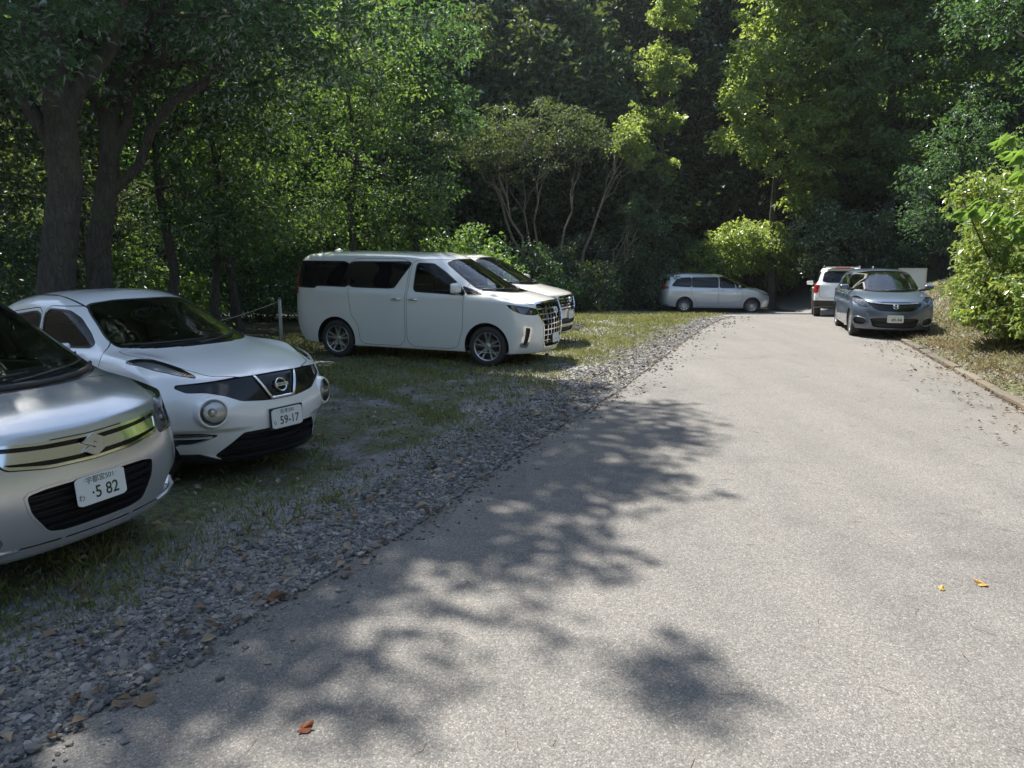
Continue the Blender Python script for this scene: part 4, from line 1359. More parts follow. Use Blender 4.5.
    b.build('emblem', M['chrome'], g, True)
    for sg in (1, -1):
        k = 'LR'[sg < 0]
        p, n = sk.surf('F', sg * .66, .79)
        headlight(sk, ('lamp' + k,), root, M, .022, 'chrome_dark', [(p - n * .045, (.04, .045, .045))])
        f = emit('fog_recess', sk.piece(('fog' + k,), .04, .04), M['black'], root, M['black'])
        emit('tail_lamp', sk.piece(('tail' + k,), -.004, -.004), M['red_lamp'], root)
        side_mirror(sk, root, .70, 1.04, sg, M, mat=pn)
        for d, x in (('door0', .04), ('door1', -.85)): door_handle(sk, out[d + k], x, .92, sg, M, mat=pn)
        for x in (S['xa'], S['xb']): make_wheel(S, root, x, sg, M)
        # body coloured whisker that frames the fog recess
        b = MB(); pts = []
        for y, z in ((.80, .335), (.68, .292), (.575, .30), (.53, .36), (.575, .445), (.70, .478), (.82, .485)):
            q, n = sk.surf('F', sg * y, z); pts.append(q + n * .004)
        b.tube(pts, [.008, .018, .020, .020, .016, .012, .006], 8); b.build('bumper_whisker', M[pn], f, True)
    p, n = sk.surf('F', 0.0, .46)
    licence_plate(root, fwd_matrix(Vector((p.x + .016, 0, .455)), Vector((1, 0, .03))), ('', '·', '49-94'), M)
    wiper(sk, root, (-.10, 1.02), (.55, 1.06), M)
    seats(root, S, M, (.0, -.8), .36, .60, .36)
    dashboard(root, sk, S, M, .74, 1.0, .62)
    rear_view_mirror(root, sk, 1.34, .28, M)
    V, F = ellipsoid((-1.35, 0, 1.50), (.10, .03, .05), 8); mesh_obj('roof_aerial', V, F, M[pn], root)
    tag(root, 'blue grey hatchback parked by the right kerb, its nose to the camera', 'car')
    return root, sk

# ------------------------------------------------------------------ small white SUV seen from behind
def make_suv():
    S = dict(dim=(3.85, 1.64, 1.62), xmax=1.95, xa=1.22, xb=-1.22, R=0.37, rw=0.325, rim=0.20, spokes=5, lv=4, crown=.02,
             cowl_x=.95, lining_z=1.0)
    S['rings'] = [
        ring(0, 1.80, .25, .84, .72, -1.74, .22, .88, (.28, .26, .25, .25, .26, .30, .34)),
        ring(0, 1.90, .25, .88, .80, -1.84, .20, .90, (.24, .24, .25, .25, .26, .30, .34), .3),
        ring(0, 1.94, .24, .90, .818, -1.90, .18, .92, (.44, .44, .44, .44, .44, .46, .48)),
        ring(0, 1.95, .24, .91, .820, -1.90, .16, .92, (.62, .62, .62, .62, .62, .64, .66), .2),
        ring(0, 1.93, .26, .91, .818, -1.86, .15, .93, (.78, .80, .82, .82, .82, .82, .82)),
        ring(0, 1.87, .30, .90, .800, -1.85, .15, .93, (.92, .94, .96, .97, .98, .99, .99), .4),
        ring(.35, 1.60, .32, .88, (.76, .78, .78), -1.83, .14, .93, (1.0, 1.0, 1.01, 1.02, 1.03, 1.04, 1.04)),
        ring(1, 1.08, .34, .93, (.72, .745, .735), -1.82, .13, .92, (1.06, 1.04, 1.04, 1.05, 1.06, 1.07, 1.07), .35),
        ring(1, .66, .34, .93, (.68, .70, .685), -1.74, .13, .92, (1.32, 1.31, 1.31, 1.31, 1.31, 1.31, 1.31)),
        ring(1, .28, .34, .92, (.62, .635, .62), -1.64, .15, .91, (1.54, 1.52, 1.52, 1.525, 1.53, 1.52, 1.52), .35),
        ring(1, .08, .38, .86, (.50, .52, .50), -1.50, .22, .86, (1.59, 1.58, 1.585, 1.595, 1.595, 1.585, 1.585)),
    ]
    sk = Skin(S)
    root = empty('small_suv')
    bz = back_zone(-1.4, .1)
    sk.cut(lambda P: P[:, 2] - .52 - .0 * P[:, 0], lambda C, N: (C[:, 2] < .75) & (C[:, 2] > .1) & ((np.abs(N[:, 2]) < .8)), 'cladding')
    bw = [(-.58, 1.10), (.58, 1.10), (.52, 1.46), (-.52, 1.46)]
    ph = region('F', bw, 2, .12)
    sk.cut(off(ph, -.015), bz, 'seal'); sk.cut(ph, bz, 'rear_window')
    tg = [(-.60, 1.50), (.60, 1.50), (.665, 1.05), (.64, .60), (-.64, .60), (-.665, 1.05)]
    ph = region('F', tg, 2, .10)
    sk.cut(off(ph, -.004), bz, 'gap', within=('body',)); sk.cut(off(ph, .004), bz, 'tailgate', within=('gap',))
    for sg in (1, -1):
        k = 'LR'[sg < 0]
        f = [(.665, 1.04), (.80, 1.02), (.86, .90), (.84, .78), (.69, .76), (.675, .86)]
        sk.cut(region('F', f if sg > 0 else mir(f), 2, .15), back_zone(-1.5, .02), 'tail' + k)
        f = [(.60, .66), (.80, .66), (.80, .58), (.60, .58)]
        f2 = [(.5, .95), (.75, .98), (.8, .85), (.55, .82)]
        sk.cut(region('F', f2 if sg > 0 else mir(f2), 1, .12), front_zone(1.5, .05), 'lamp' + k)
    sk.cut(region('F', [(-.45, .95), (.45, .95), (.45, .82), (-.45, .82)], 1, .12), front_zone(1.5, .05), 'grille')
    arch_cut(sk, S)
    door_cut(sk, S, [[(.86, 1.0), (.86, .60), (.78, .55), (-.1, .55), (-.12, 1.0), (-.12, 1.50), (.25, 1.50)],
                     [(-.14, .55), (-.155, 1.0), (-.155, 1.5), (-1.1, 1.5), (-1.1, .9), (-.95, .68), (-.85, .55)]], zlo=.53, zhi=1.52)
    ws = [(-.66, 1.08), (.66, 1.08), (.58, 1.47), (.28, 1.515), (-.28, 1.515), (-.58, 1.47)]
    sk.cut(region('F', ws, 2, .12), front_zone(-.2, .15, 1.0), 'windscreen')
    for sg in (1, -1):
        k = 'LR'[sg < 0]
        side_glass(sk, sg, 'win0' + k, [(.72, 1.09), (-.05, 1.09), (-.05, 1.46), (.28, 1.45)], r=.10)
        side_glass(sk, sg, 'win1' + k, [(-.18, 1.09), (-1.04, 1.10), (-1.0, 1.45), (-.18, 1.46)], r=.10)
        side_glass(sk, sg, 'win2' + k, [(-1.14, 1.11), (-1.60, 1.14), (-1.52, 1.43), (-1.12, 1.45)], r=.10)
    out = finish_car(sk, S, root, M, M['paint_white'])
    emit('cladding', sk.piece(('cladding',), -.006, -.006), M['black'], root, M['black'])
    glass_parts(sk, root, [('windscreen', 'wind'), ('rear_window', 'side_front')] + [(f'win{i}{k}', 'side_dark') for i in range(3) for k in 'LR'], M)
    emit('grille', sk.piece(('grille',), .02, .02), M['black'], root, M['black'])
    for sg in (1, -1):
        k = 'LR'[sg < 0]
        headlight(sk, ('lamp' + k,), root, M, .04)
        emit('tail_lamp', sk.piece(('tail' + k,), -.010, -.010), M['red_lamp'], root, M['red_lamp'])
        q, n = sk.surf('B', sg * .70, .62)
        b = MB(); b.box(q - n * .004, (.03, .16, .07), None, .008); b.build('reflector', M['lens'], root)
        side_mirror(sk, root, .64, 1.08, sg, M, mat='paint_white')
        for d, x in (('door0', .02), ('door1', -.92)): door_handle(sk, out[d + k], x, .94, sg, M, mat='paint_white')
        for x in (S['xa'], S['xb']): make_wheel(S, root, x, sg, M)
        b = MB()
        b.tube([(.10, sg * .52, 1.62), (.0, sg * .53, 1.65), (-1.2, sg * .53, 1.65), (-1.35, sg * .52, 1.60)], .016, 8)
        b.build('roof_rail', M['black'], root, True)
    b = MB(); b.box((-1.66, 0, 1.575), (.26, 1.0, .035), None, .014); sp = b.build('spoiler', M['paint_white'], out['tailgate'])
    b = MB(); b.box((-1.795, 0, 1.560), (.02, .42, .045), None, .006); b.build('brake_light', M['red_lamp'], sp)
    q, n = sk.surf('B', 0.0, .90)
    b = MB(); b.box(q - n * .01, (.05, .40, .07), Matrix.Rotation(0, 3, 'Y'), .01); b.build('tailgate_handle', M['black'], out['tailgate'])
    q, n = sk.surf('B', 0.0, .74)
    licence_plate(root, fwd_matrix(q + n * .014, Vector((-1, 0, .05))), ('', '', '·· ··'), M)
    seats(root, S, M, (.0, -.8), .42, .60, .36)
    b = MB(); b.tube([(-1.95, -.35, .30), (-1.70, -.35, .30)], .03, 10); b.build('exhaust', M['dark_metal'], root, True)
    tag(root, 'small white SUV with black lower cladding seen from behind beyond the blue hatchback', 'car')
    return root, sk
# ------------------------------------------------------------------ lie of the land
rng = np.random.default_rng(11)
SUN_AZ, SUN_EL = R(-30), R(55)
SUN = np.array([math.sin(SUN_AZ) * math.cos(SUN_EL), math.cos(SUN_AZ) * math.cos(SUN_EL), math.sin(SUN_EL)])
ROAD_L = np.array([(-5.3, -5.0), (-1.88, 2.83), (-1.41, 3.86), (-.77, 5.05), (.08, 7.35), (1.53, 10.69), (4.6, 18.8), (7.1, 25.0), (8.6, 29.0)])
KERB = np.array([(2.2, -5.0), (4.5, 3.1), (6.26, 9.2), (8.14, 15.7), (9.5, 20.4), (11.8, 28.0), (12.4, 30.0)])

def softplus(v, k):
    return np.logaddexp(0, v / k) * k
def left_x(y): return np.interp(y, ROAD_L[:, 1], ROAD_L[:, 0])
def kerb_x(y): return np.interp(y, KERB[:, 1], KERB[:, 0])
def wob(x, y, f=1.0, ph=0.0):
    return (np.sin(x * f * 1.3 + ph) * np.cos(y * f * .9 + ph * 2) + .5 * np.sin(x * f * 2.9 + y * f * 2.1 + ph) + .3 * np.sin(x * f * 6.1 - y * f * 5.3)) / 1.8
def sstep(a, b, v):
    t = np.clip((v - a) / (b - a), 0, 1); return t * t * (3 - 2 * t)

def gz(x, y):
    x = np.asarray(x, float); y = np.asarray(y, float)
    z = -0.070 * softplus(y - 22.0, 1.6)
    z = np.maximum(z, -1.15 + 0 * z)
    d = (x - kerb_x(y)) * .961                      # right of the kerb the bank goes up
    bank = .10 * sstep(.10, .30, d) + .95 * sstep(.3, 3.2, d) * np.clip(d / 2.2, 0, 1) + .55 * softplus(d - 3.2, .5)
    bank = np.minimum(bank, 40)
    z = z + bank * sstep(-8, -2, y + 4) * (1 - .0 * y)
    # wooded hill closing the valley behind
    h = y - 39.5 - .06 * np.abs(x - 4) ** 1.1 + 1.5 * sstep(9, 4, x)
    z = z + np.minimum(1.75 * softplus(h, 1.5), 36)
    z = z + np.minimum(.9 * softplus(-y - 16, 2.0), 15)  # unseen slope behind the camera, added to darken reflections in the car windows
    # the left wood lies on nearly level ground and then climbs
    z = z + np.minimum(.8 * softplus(-x - 30, 2.0), 30)
    lot = sstep(.1, .8, left_x(y) - x)
    z = z + lot * .025 * wob(x, y, 1.1) + .09 * np.exp(-((x + 3.6) / 1.9) ** 2 - ((y - 5.0) / 1.3) ** 2)
    return z

def road_amt(x, y):
    return (x > left_x(y)) & (x < kerb_x(y)) & (y < 30)

# ------------------------------------------------------------------ ground materials
def ground_material():
    t = NT('ground')
    P = t.pos()
    big = t.noise(P, .45, 4, .6); mid = t.noise(P, 2.2, 5, .6); fine = t.noise(P, 14, 6, .7); vf = t.noise(P, 70, 4, .7)
    edge = t.n('Attribute', attribute_name='gravel').outputs['Fac']
    lot = t.n('Attribute', attribute_name='lot').outputs['Fac']
    vor = t.n('TexVoronoi', i_Scale=34.0); t.put(vor, 'Vector', P)
    vor2 = t.n('TexVoronoi', i_Scale=75.0); t.put(vor2, 'Vector', P)
    stone = t.mix(.5, t.ramp(vor.outputs['Color'], [(0, (.09, .09, .092)), (.5, (.19, .188, .185)), (1, (.36, .35, .33))]),
                  t.ramp(vor2.outputs['Color'], [(0, (.085, .085, .088)), (.6, (.20, .196, .19)), (1, (.38, .365, .345))]))
    dirt = t.ramp(fine, [(.25, (.050, .042, .034)), (.55, (.098, .083, .065)), (.8, (.18, .16, .13))])
    grass = t.ramp(vf, [(.2, (.045, .070, .024)), (.5, (.115, .155, .050)), (.8, (.24, .26, .11))])
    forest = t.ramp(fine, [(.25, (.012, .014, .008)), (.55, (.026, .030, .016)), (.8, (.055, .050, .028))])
    gmask = t.ramp(t.math('ADD', t.math('MULTIPLY', big, .55), t.math('MULTIPLY', mid, .55)), [(.45, (0, 0, 0)), (.58, (1, 1, 1))])
    grass = t.mix(t.ramp(fine, [(.42, (0, 0, 0)), (.6, (1, 1, 1))]), dirt, grass)
    surf = t.mix(gmask, t.mix(t.ramp(mid, [(.40, (0, 0, 0)), (.62, (1, 1, 1))]), stone, dirt), grass)
    e2 = t.ramp(t.math('ADD', edge, t.math('MULTIPLY', t.math('SUBTRACT', mid, .5), .9)), [(.35, (0, 0, 0)), (.65, (1, 1, 1))])
    surf = t.mix(e2, surf, stone)
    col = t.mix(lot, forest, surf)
    h = t.math('ADD', t.math('MULTIPLY', vor.outputs['Distance'], -.6), t.math('ADD', t.math('MULTIPLY', fine, .5), t.math('MULTIPLY', vf, .35)))
    p = t.n('BsdfPrincipled', i_Roughness=.92)
    p.inputs['Specular IOR Level'].default_value = .25
    t.put(p, 'Base Color', col); t.put(p, 'Normal', t.bump(h, .7, .03))
    return t.done(p)

def asphalt_material():
    t = NT('asphalt')
    P = t.pos()
    big = t.noise(P, .35, 5, .6); mid = t.noise(P, 2.5, 5, .65); fine = t.noise(P, 55, 5, .75)
    v1 = t.n('TexVoronoi', i_Scale=150.0); t.put(v1, 'Vector', P)
    v2 = t.n('TexVoronoi', i_Scale=95.0); t.put(v2, 'Vector', P)
    agg = t.ramp(v1.outputs['Color'], [(0, (.050, .049, .048)), (.35, (.115, .113, .109)), (.75, (.215, .21, .20)), (1, (.46, .445, .42))])
    chips = t.ramp(v2.outputs['Color'], [(.86, (0, 0, 0)), (.93, (1, 1, 1))])
    c = t.mix(t.math('MULTIPLY', chips, .55), agg, (.50, .48, .44))
    c = t.mix(.38, c, t.mix(t.ramp(fine, [(.3, (0, 0, 0)), (.7, (1, 1, 1))]), (.065, .064, .062), (.29, .282, .268)))
    tone = t.ramp(t.math('ADD', t.math('MULTIPLY', big, .6), t.math('MULTIPLY', mid, .4)), [(.32, (.66, .65, .635)), (.47, (.86, .845, .82)), (.60, (.94, .92, .89)), (.72, (1.08, 1.055, 1.02))])
    c = t.mix(1.0, c, tone, 'MULTIPLY')
    mp = t.n('Mapping'); t.put(mp, 'Vector', P); mp.inputs['Rotation'].default_value = (0, 0, R(21)); mp.inputs['Scale'].default_value = (1.5, .14, 1)
    lane = t.ramp(t.noise(mp.outputs[0], 1.0, 4, .55), [(.34, (.90, .89, .88)), (.50, (.98, .97, .96)), (.68, (1.05, 1.035, 1.01))])
    c = t.mix(1.0, c, lane, 'MULTIPLY')
    v3 = t.n('TexVoronoi', i_Scale=42.0); t.put(v3, 'Vector', P)
    pit = t.ramp(v3.outputs['Distance'], [(.06, (1, 1, 1)), (.13, (0, 0, 0))])
    c = t.mix(t.math('MULTIPLY', pit, t.math('MULTIPLY', t.ramp(mid, [(.42, (0, 0, 0)), (.6, (1, 1, 1))]), .7)), c, (.05, .047, .044))
    # soil and needles washed to the right-hand edge
    soil = t.n('Attribute', attribute_name='soil').outputs['Fac']
    sm = t.ramp(t.math('ADD', soil, t.math('MULTIPLY', t.math('SUBTRACT', mid, .5), 1.2)), [(.40, (0, 0, 0)), (.85, (1, 1, 1))])
    c = t.mix(t.math('MULTIPLY', sm, .75), c, t.ramp(fine, [(.3, (.075, .063, .050)), (.7, (.21, .185, .155))]))
    p = t.n('BsdfPrincipled', i_Roughness=.86)
    p.inputs['Specular IOR Level'].default_value = .35
    h = t.math('ADD', t.math('MULTIPLY', v1.outputs['Distance'], -.5), t.math('MULTIPLY', fine, .5))
    t.put(p, 'Base Color', c); t.put(p, 'Normal', t.bump(h, .55, .008))
    return t.done(p)

def grid_obj(name, xs, ys, zf, mat, attrs):
    X, Y = np.meshgrid(xs, ys)
    V = np.stack([X.ravel(), Y.ravel(), zf(X.ravel(), Y.ravel())], 1)
    nx, ny = len(xs), len(ys)
    i, j = np.meshgrid(np.arange(nx - 1), np.arange(ny - 1))
    a = (j * nx + i).ravel()
    F = np.stack([a, a + 1, a + nx + 1, a + nx], 1)
    o = raw_obj(name, V, F, mat, None, True)
    for k, f in attrs.items():
        at = o.data.attributes.new(k, 'FLOAT', 'POINT')
        at.data.foreach_set('value', np.asarray(f(V[:, 0], V[:, 1]), dtype=np.float32))
    return o

def spaced(lo, a, b, hi, step, grow=1.18):
    m = np.arange(a, b + 1e-6, step)
    L = []; s = step; v = a
    while v > lo: s *= grow; v -= s; L.append(v)
    H = []; s = step; v = b
    while v < hi: s *= grow; v += s; H.append(v)
    return np.array(L[::-1] + list(m) + H)

def gravel_w(x, y):
    d = left_x(y) - x
    return np.where(d > -.3, 1 - sstep(.75, 1.75, (d + .35 * wob(x, y, .9, 1.0)) / (1 + .13 * np.clip(y - 8, 0, 12))), 0) + .75 * sstep(19, 23, y) * (x > 2)
def lot_w(x, y):
    d = left_x(y) - x
    w = (1 - sstep(8.3, 9.6, d + .5 * wob(x, y, .7)))
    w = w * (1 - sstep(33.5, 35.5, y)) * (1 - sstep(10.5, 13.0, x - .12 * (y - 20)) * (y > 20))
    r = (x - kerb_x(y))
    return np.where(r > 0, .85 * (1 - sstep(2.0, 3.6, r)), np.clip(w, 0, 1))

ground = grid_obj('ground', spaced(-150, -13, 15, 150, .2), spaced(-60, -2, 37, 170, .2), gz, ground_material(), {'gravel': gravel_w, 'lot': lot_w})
tag(ground, kind='structure')

# road: a sheet a centimetre above the ground, its left edge ragged
ys = np.concatenate([np.arange(-5, 12, .06), np.arange(12, 29, .15)])
us = np.linspace(0, 1, 46)
Vr = []; soil = []
for y in ys:
    xl = float(left_x(y)) + .06 * wob(y * 2.3, 1.0, 2.2) + .03 * wob(y * 7, 4.0, 2.6) ; xr = float(kerb_x(y)) - .02
    for u in us:
        x = xl + (xr - xl) * u
        Vr.append((x, y, float(gz(x, y)) + .012 - .012 * (u < .001)))
        soil.append(max(sstep(1.1, .0, xr - x - .25 * math.sin(y * 1.7)) * (.62 if y < 16 else .4), .75 * sstep(.32, 0, x - xl)))
nu = len(us)
ii, jj = np.meshgrid(np.arange(nu - 1), np.arange(len(ys) - 1)); a = (jj * nu + ii).ravel()
road = raw_obj('road', np.array(Vr), np.stack([a, a + 1, a + nu + 1, a + nu], 1), asphalt_material(), None, True)
at = road.data.attributes.new('soil', 'FLOAT', 'POINT'); at.data.foreach_set('value', np.array(soil, dtype=np.float32))
tag(road, kind='structure')

# ------------------------------------------------------------------ kerb
def stone_material(name, lo, hi):
    t = NT(name); P = t.pos()
    n1 = t.noise(P, 9, 6, .7); n2 = t.noise(P, 60, 4, .7)
    isl = t.n('NewGeometry').outputs['Random Per Island']
    c = t.ramp(isl, [(0, lo), (.45, tuple((a + b) * .42 for a, b in zip(lo, hi))), (.78, tuple((a * .45 + b * .55) * f for a, b, f in zip(lo, hi, (1.06, .94, .80)))), (1, hi)])
    c = t.mix(t.math('MULTIPLY', n1, .5), c, tuple(v * .55 for v in lo))
    p = t.n('BsdfPrincipled', i_Roughness=.88); t.put(p, 'Base Color', c); t.put(p, 'Normal', t.bump(t.math('ADD', n1, n2), .4, .01))
    p.inputs['Specular IOR Level'].default_value = .3
    return t.done(p)
kb = MB()
ky = np.arange(8.2, 21.0, .6)
for y0 in ky:
    y1 = y0 + .588
    pts = [(float(kerb_x(y0)), y0), (float(kerb_x(y1)), y1)]
    zz = [float(gz(p[0] - .05, p[1])) for p in pts]
    sink = .035 * random.random()
    hN = .080 - sink
    v = []
    for (x, y), z in zip(pts, zz):
        dx = random.uniform(-.012, .012)
        v += [(x + dx, y, z - .05), (x + dx + .012, y, z + hN - .012), (x + dx + .024, y, z + hN), (x + dx + .125, y, z + hN), (x + dx + .13, y, z - .05)]
    f = [(i, i + 1, i + 6, i + 5) for i in range(4)] + [(0, 5, 9, 4), (4, 3, 2, 1, 0), (5, 6, 7, 8, 9)]
    kb.add(v, f)
kerb = kb.build('kerb', stone_material('kerb_stone', (.11, .098, .082), (.19, .17, .14)))
tag(kerb, 'low weathered stone kerb along the right edge of the road', 'kerb')

# ------------------------------------------------------------------ gravel, grass, litter
def icosa():
    bm = bmesh.new(); bmesh.ops.create_icosphere(bm, subdivisions=1, radius=1.0); bm.verts.index_update()
    V = np.array([v.co[:] for v in bm.verts]); F = np.array([[v.index for v in f.verts] for f in bm.faces]); bm.free()
    return V, F
IV, IF = icosa()

def rotm(n):
    q = rng.normal(size=(n, 4)); q /= np.linalg.norm(q, axis=1)[:, None]
    w, x, y, z = q.T
    return np.stack([np.stack([1 - 2 * (y * y + z * z), 2 * (x * y - z * w), 2 * (x * z + y * w)], 1),
                     np.stack([2 * (x * y + z * w), 1 - 2 * (x * x + z * z), 2 * (y * z - x * w)], 1),
                     np.stack([2 * (x * z - y * w), 2 * (y * z + x * w), 1 - 2 * (x * x + y * y)], 1)], 1)

def stones(name, pts, size, mat, kind='stuff'):
    n = len(pts)
    protos = [IV * (1 + rng.uniform(-.28, .28, (len(IV), 1))) for _ in range(14)]
    pick = rng.integers(0, 14, n)
    B = np.array(protos)[pick]
    B = B * np.stack([rng.uniform(.75, 1.35, n), rng.uniform(.6, 1.0, n), rng.uniform(.35, .7, n)], 1)[:, None, :]
    th = rng.uniform(0, 2 * math.pi, n); c, s = np.cos(th), np.sin(th)
    tl = rng.normal(0, .35, n)
    B2 = B.copy(); B2[:, :, 0] = B[:, :, 0] * np.cos(tl)[:, None] - B[:, :, 2] * np.sin(tl)[:, None]; B2[:, :, 2] = B[:, :, 0] * np.sin(tl)[:, None] + B[:, :, 2] * np.cos(tl)[:, None]
    Rr = B2.copy(); Rr[:, :, 0] = B2[:, :, 0] * c[:, None] - B2[:, :, 1] * s[:, None]; Rr[:, :, 1] = B2[:, :, 0] * s[:, None] + B2[:, :, 1] * c[:, None]
    V = Rr * size[:, None, None] + pts[:, None, :]
    F = (IF[None] + (np.arange(n) * len(IV))[:, None, None]).reshape(-1, 3)
    o = raw_obj(name, V.reshape(-1, 3), F, mat, None, False)
    if kind: tag(o, kind=kind)
    return o

m_stone = stone_material('gravel_stone', (.075, .077, .080), (.37, .36, .34))
n = 78000
y = 1.2 + (rng.random(n) ** 1.9) * 24
d = np.abs(rng.normal(0, .42, n)) - .01; d = np.where(rng.random(n) < .022, -np.abs(rng.normal(0, .16, n)), d)
far = rng.random(n) < .16
d = np.where(far, rng.uniform(0, 4.2, n), d)
d = d * (.85 + .3 * rng.random(n)) * (1 + .16 * np.clip(y - 8, 0, 12))
x = left_x(y) - d
keep = (wob(x, y, 1.3, 2.0) > -.45) | (rng.random(n) < .35)
keep &= ~(far & (wob(x, y, .9, .4) < .05))
x, y, d = x[keep], y[keep], d[keep]
sz = np.clip(rng.lognormal(-4.62, .46, len(x)), .004, .034) * (1 + .030 * y)
gravel = stones('gravel', np.stack([x, y, gz(x, y) + sz * .18 + .012 * (d < 0)], 1), sz, m_stone)
gravel['label'] = 'loose grey gravel along the left edge of the asphalt'

def leaf_material(name, cols, trans=.42, tcol=None, rough=.60, gloss=.10):
    t = NT(name)
    g = t.n('NewGeometry')
    isl = g.outputs['Random Per Island']
    n = t.noise(g.outputs['Position'], .55, 3, .6)
    c = t.ramp(t.math('ADD', t.math('MULTIPLY', isl, .65), t.math('MULTIPLY', n, .35)), [(i / (len(cols) - 1) * .8 + .1, q) for i, q in enumerate(cols)])
    vein = t.noise(t.obj(), 60, 2, .5)
    c = t.mix(t.math('MULTIPLY', vein, .22), c, (.02, .03, .01))
    tc = t.mix(.5, c, tcol or (.34, .42, .05))
    df = t.n('BsdfDiffuse'); t.put(df, 0, c)
    tr = t.n('BsdfTranslucent'); t.put(tr, 0, tc)
    m = t.n('MixShader', i_0=trans); t.put(m, 1, df); t.put(m, 2, tr)
    gl = t.n('BsdfGlossy', i_Roughness=rough, i_Color=(.9, .95, 1.0))
    fr = t.n('Fresnel', i_IOR=1.40)
    m2 = t.n('MixShader'); t.put(m2, 0, t.math('MULTIPLY', fr.outputs[0], min(1.0, gloss * 3.5))); t.put(m2, 1, m); t.put(m2, 2, gl)
    return t.done(m2)

L = {}
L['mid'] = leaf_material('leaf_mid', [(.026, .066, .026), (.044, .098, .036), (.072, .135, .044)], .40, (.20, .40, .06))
L['dark'] = leaf_material('leaf_dark', [(.028, .060, .032), (.046, .088, .044), (.070, .118, .052)], .30)
L['bright'] = leaf_material('leaf_bright', [(.045, .095, .024), (.070, .13, .032), (.11, .17, .04)], .48, (.34, .55, .07))
L['yellow'] = leaf_material('leaf_sunlit', [(.075, .14, .034), (.115, .19, .042), (.18, .24, .055), (.28, .29, .065)], .60, (.62, .78, .12))  # sunlit crowns: sun glow put into a brighter, yellower leaf colour
L['bush'] = leaf_material('leaf_bush', [(.06, .13, .030), (.10, .18, .042), (.17, .25, .06), (.30, .32, .06), (.40, .34, .08)], .45, (.48, .64, .10), .45, .10)
L['grass'] = leaf_material('grass_blade', [(.075, .11, .030), (.14, .175, .055), (.25, .25, .10), (.38, .34, .18)], .30, (.45, .45, .14), .6, .03)
L['litter'] = leaf_material('dead_leaf', [(.07, .042, .028), (.16, .105, .068), (.28, .21, .14), (.42, .34, .24)], .08, (.4, .25, .1), .6, .04)

def blades(name, x, y, h, w, mat, lean=.5):
    n = len(x)
    z = gz(x, y)
    th = rng.uniform(0, 2 * math.pi, n); ln = rng.normal(0, lean, n) * h; ph = rng.uniform(0, 2 * math.pi, n)
    bx, by = np.cos(th) * w, np.sin(th) * w
    tx, ty = np.cos(ph) * ln, np.sin(ph) * ln
    P0 = np.stack([x - bx, y - by, z - .004], 1); P1 = np.stack([x + bx, y + by, z - .004], 1)
    M1 = np.stack([x + bx * .7 + tx * .4, y + by * .7 + ty * .4, z + h * .6], 1)
    T = np.stack([x + tx, y + ty, z + h], 1)
    Q = np.stack([P0, P1, M1, T], 1)
    o = quads_obj(name, Q, mat)
    tag(o, kind='stuff')
    return o

n = 380000
y = 1.5 + (rng.random(n) ** 1.35) * 29
x = left_x(y) - .35 - rng.random(n) * 9.0
d = left_x(y) - x
g = wob(x, y, .8, .3) * .6 + wob(x, y, 2.3, 1.7) * .5
dens = sstep(-.05, .5, g) * sstep(.45, 1.3, d) + .6 * np.exp(-((d - 1.5) / .6) ** 2) * (wob(x, y, 1.7, 5.0) > -.2)
dens = np.maximum(dens, .26 * sstep(11.0, 12.5, y) * sstep(.8, 1.5, d) * (wob(x, y, 1.1, 3.0) > -.35))
k = rng.random(n) < dens
x, y = x[k], y[k]
h = rng.uniform(.015, .06, len(x)) * (1 + .03 * y) * (.7 + .6 * sstep(-.3, .6, wob(x * 3.1, y * 3.1, 1.0, 1.9)))
lot_grass = blades('lot_grass', x, y, h, .0022 + .00045 * y, L['grass'], .6)
lot_grass['label'] = 'short thin grass growing through the gravel of the parking ground'
n = 34000
y = 6 + rng.random(n) * 18; d = .12 + rng.random(n) ** 1.3 * 3.2
x = kerb_x(y) + d
k = rng.random(n) < np.clip(.20 + .55 * wob(x, y, 1.6, 2.2) + .18 * d, .04, 1)
x, y, d = x[k], y[k], d[k]
h = rng.uniform(.03, .13, len(x)) * (.7 + .35 * d)
L['straw'] = leaf_material('straw_blade', [(.10, .13, .04), (.22, .21, .09), (.38, .32, .17), (.50, .42, .26)], .30, (.5, .45, .2), .6, .03)
bank_grass = blades('bank_grass', x, y, h, .0035 + .00025 * y, L['straw'], .7)
bank_grass['label'] = 'dry patchy grass on the bank behind the right kerb'

def leafquads(P, Nrm, size, ratio=.55, fold=.18, axis=None):
    """rhombic leaves, folded along the midrib"""
    n = len(P)
    Nrm = Nrm / (np.linalg.norm(Nrm, axis=1)[:, None] + 1e-9)
    a = rng.normal(size=(n, 3)) if axis is None else axis
    a = a - Nrm * (a * Nrm).sum(1)[:, None]; a /= np.linalg.norm(a, axis=1)[:, None] + 1e-9
    b = np.cross(Nrm, a)
    s = np.asarray(size).reshape(-1, 1)
    base = P - a * s * .5; tip = P + a * s * .5 - Nrm * s * .10
    l = P + b * s * ratio * .5 + Nrm * s * fold - a * s * .06; r = P - b * s * ratio * .5 + Nrm * s * fold - a * s * .06
    return np.stack([base, r, tip, l], 1)

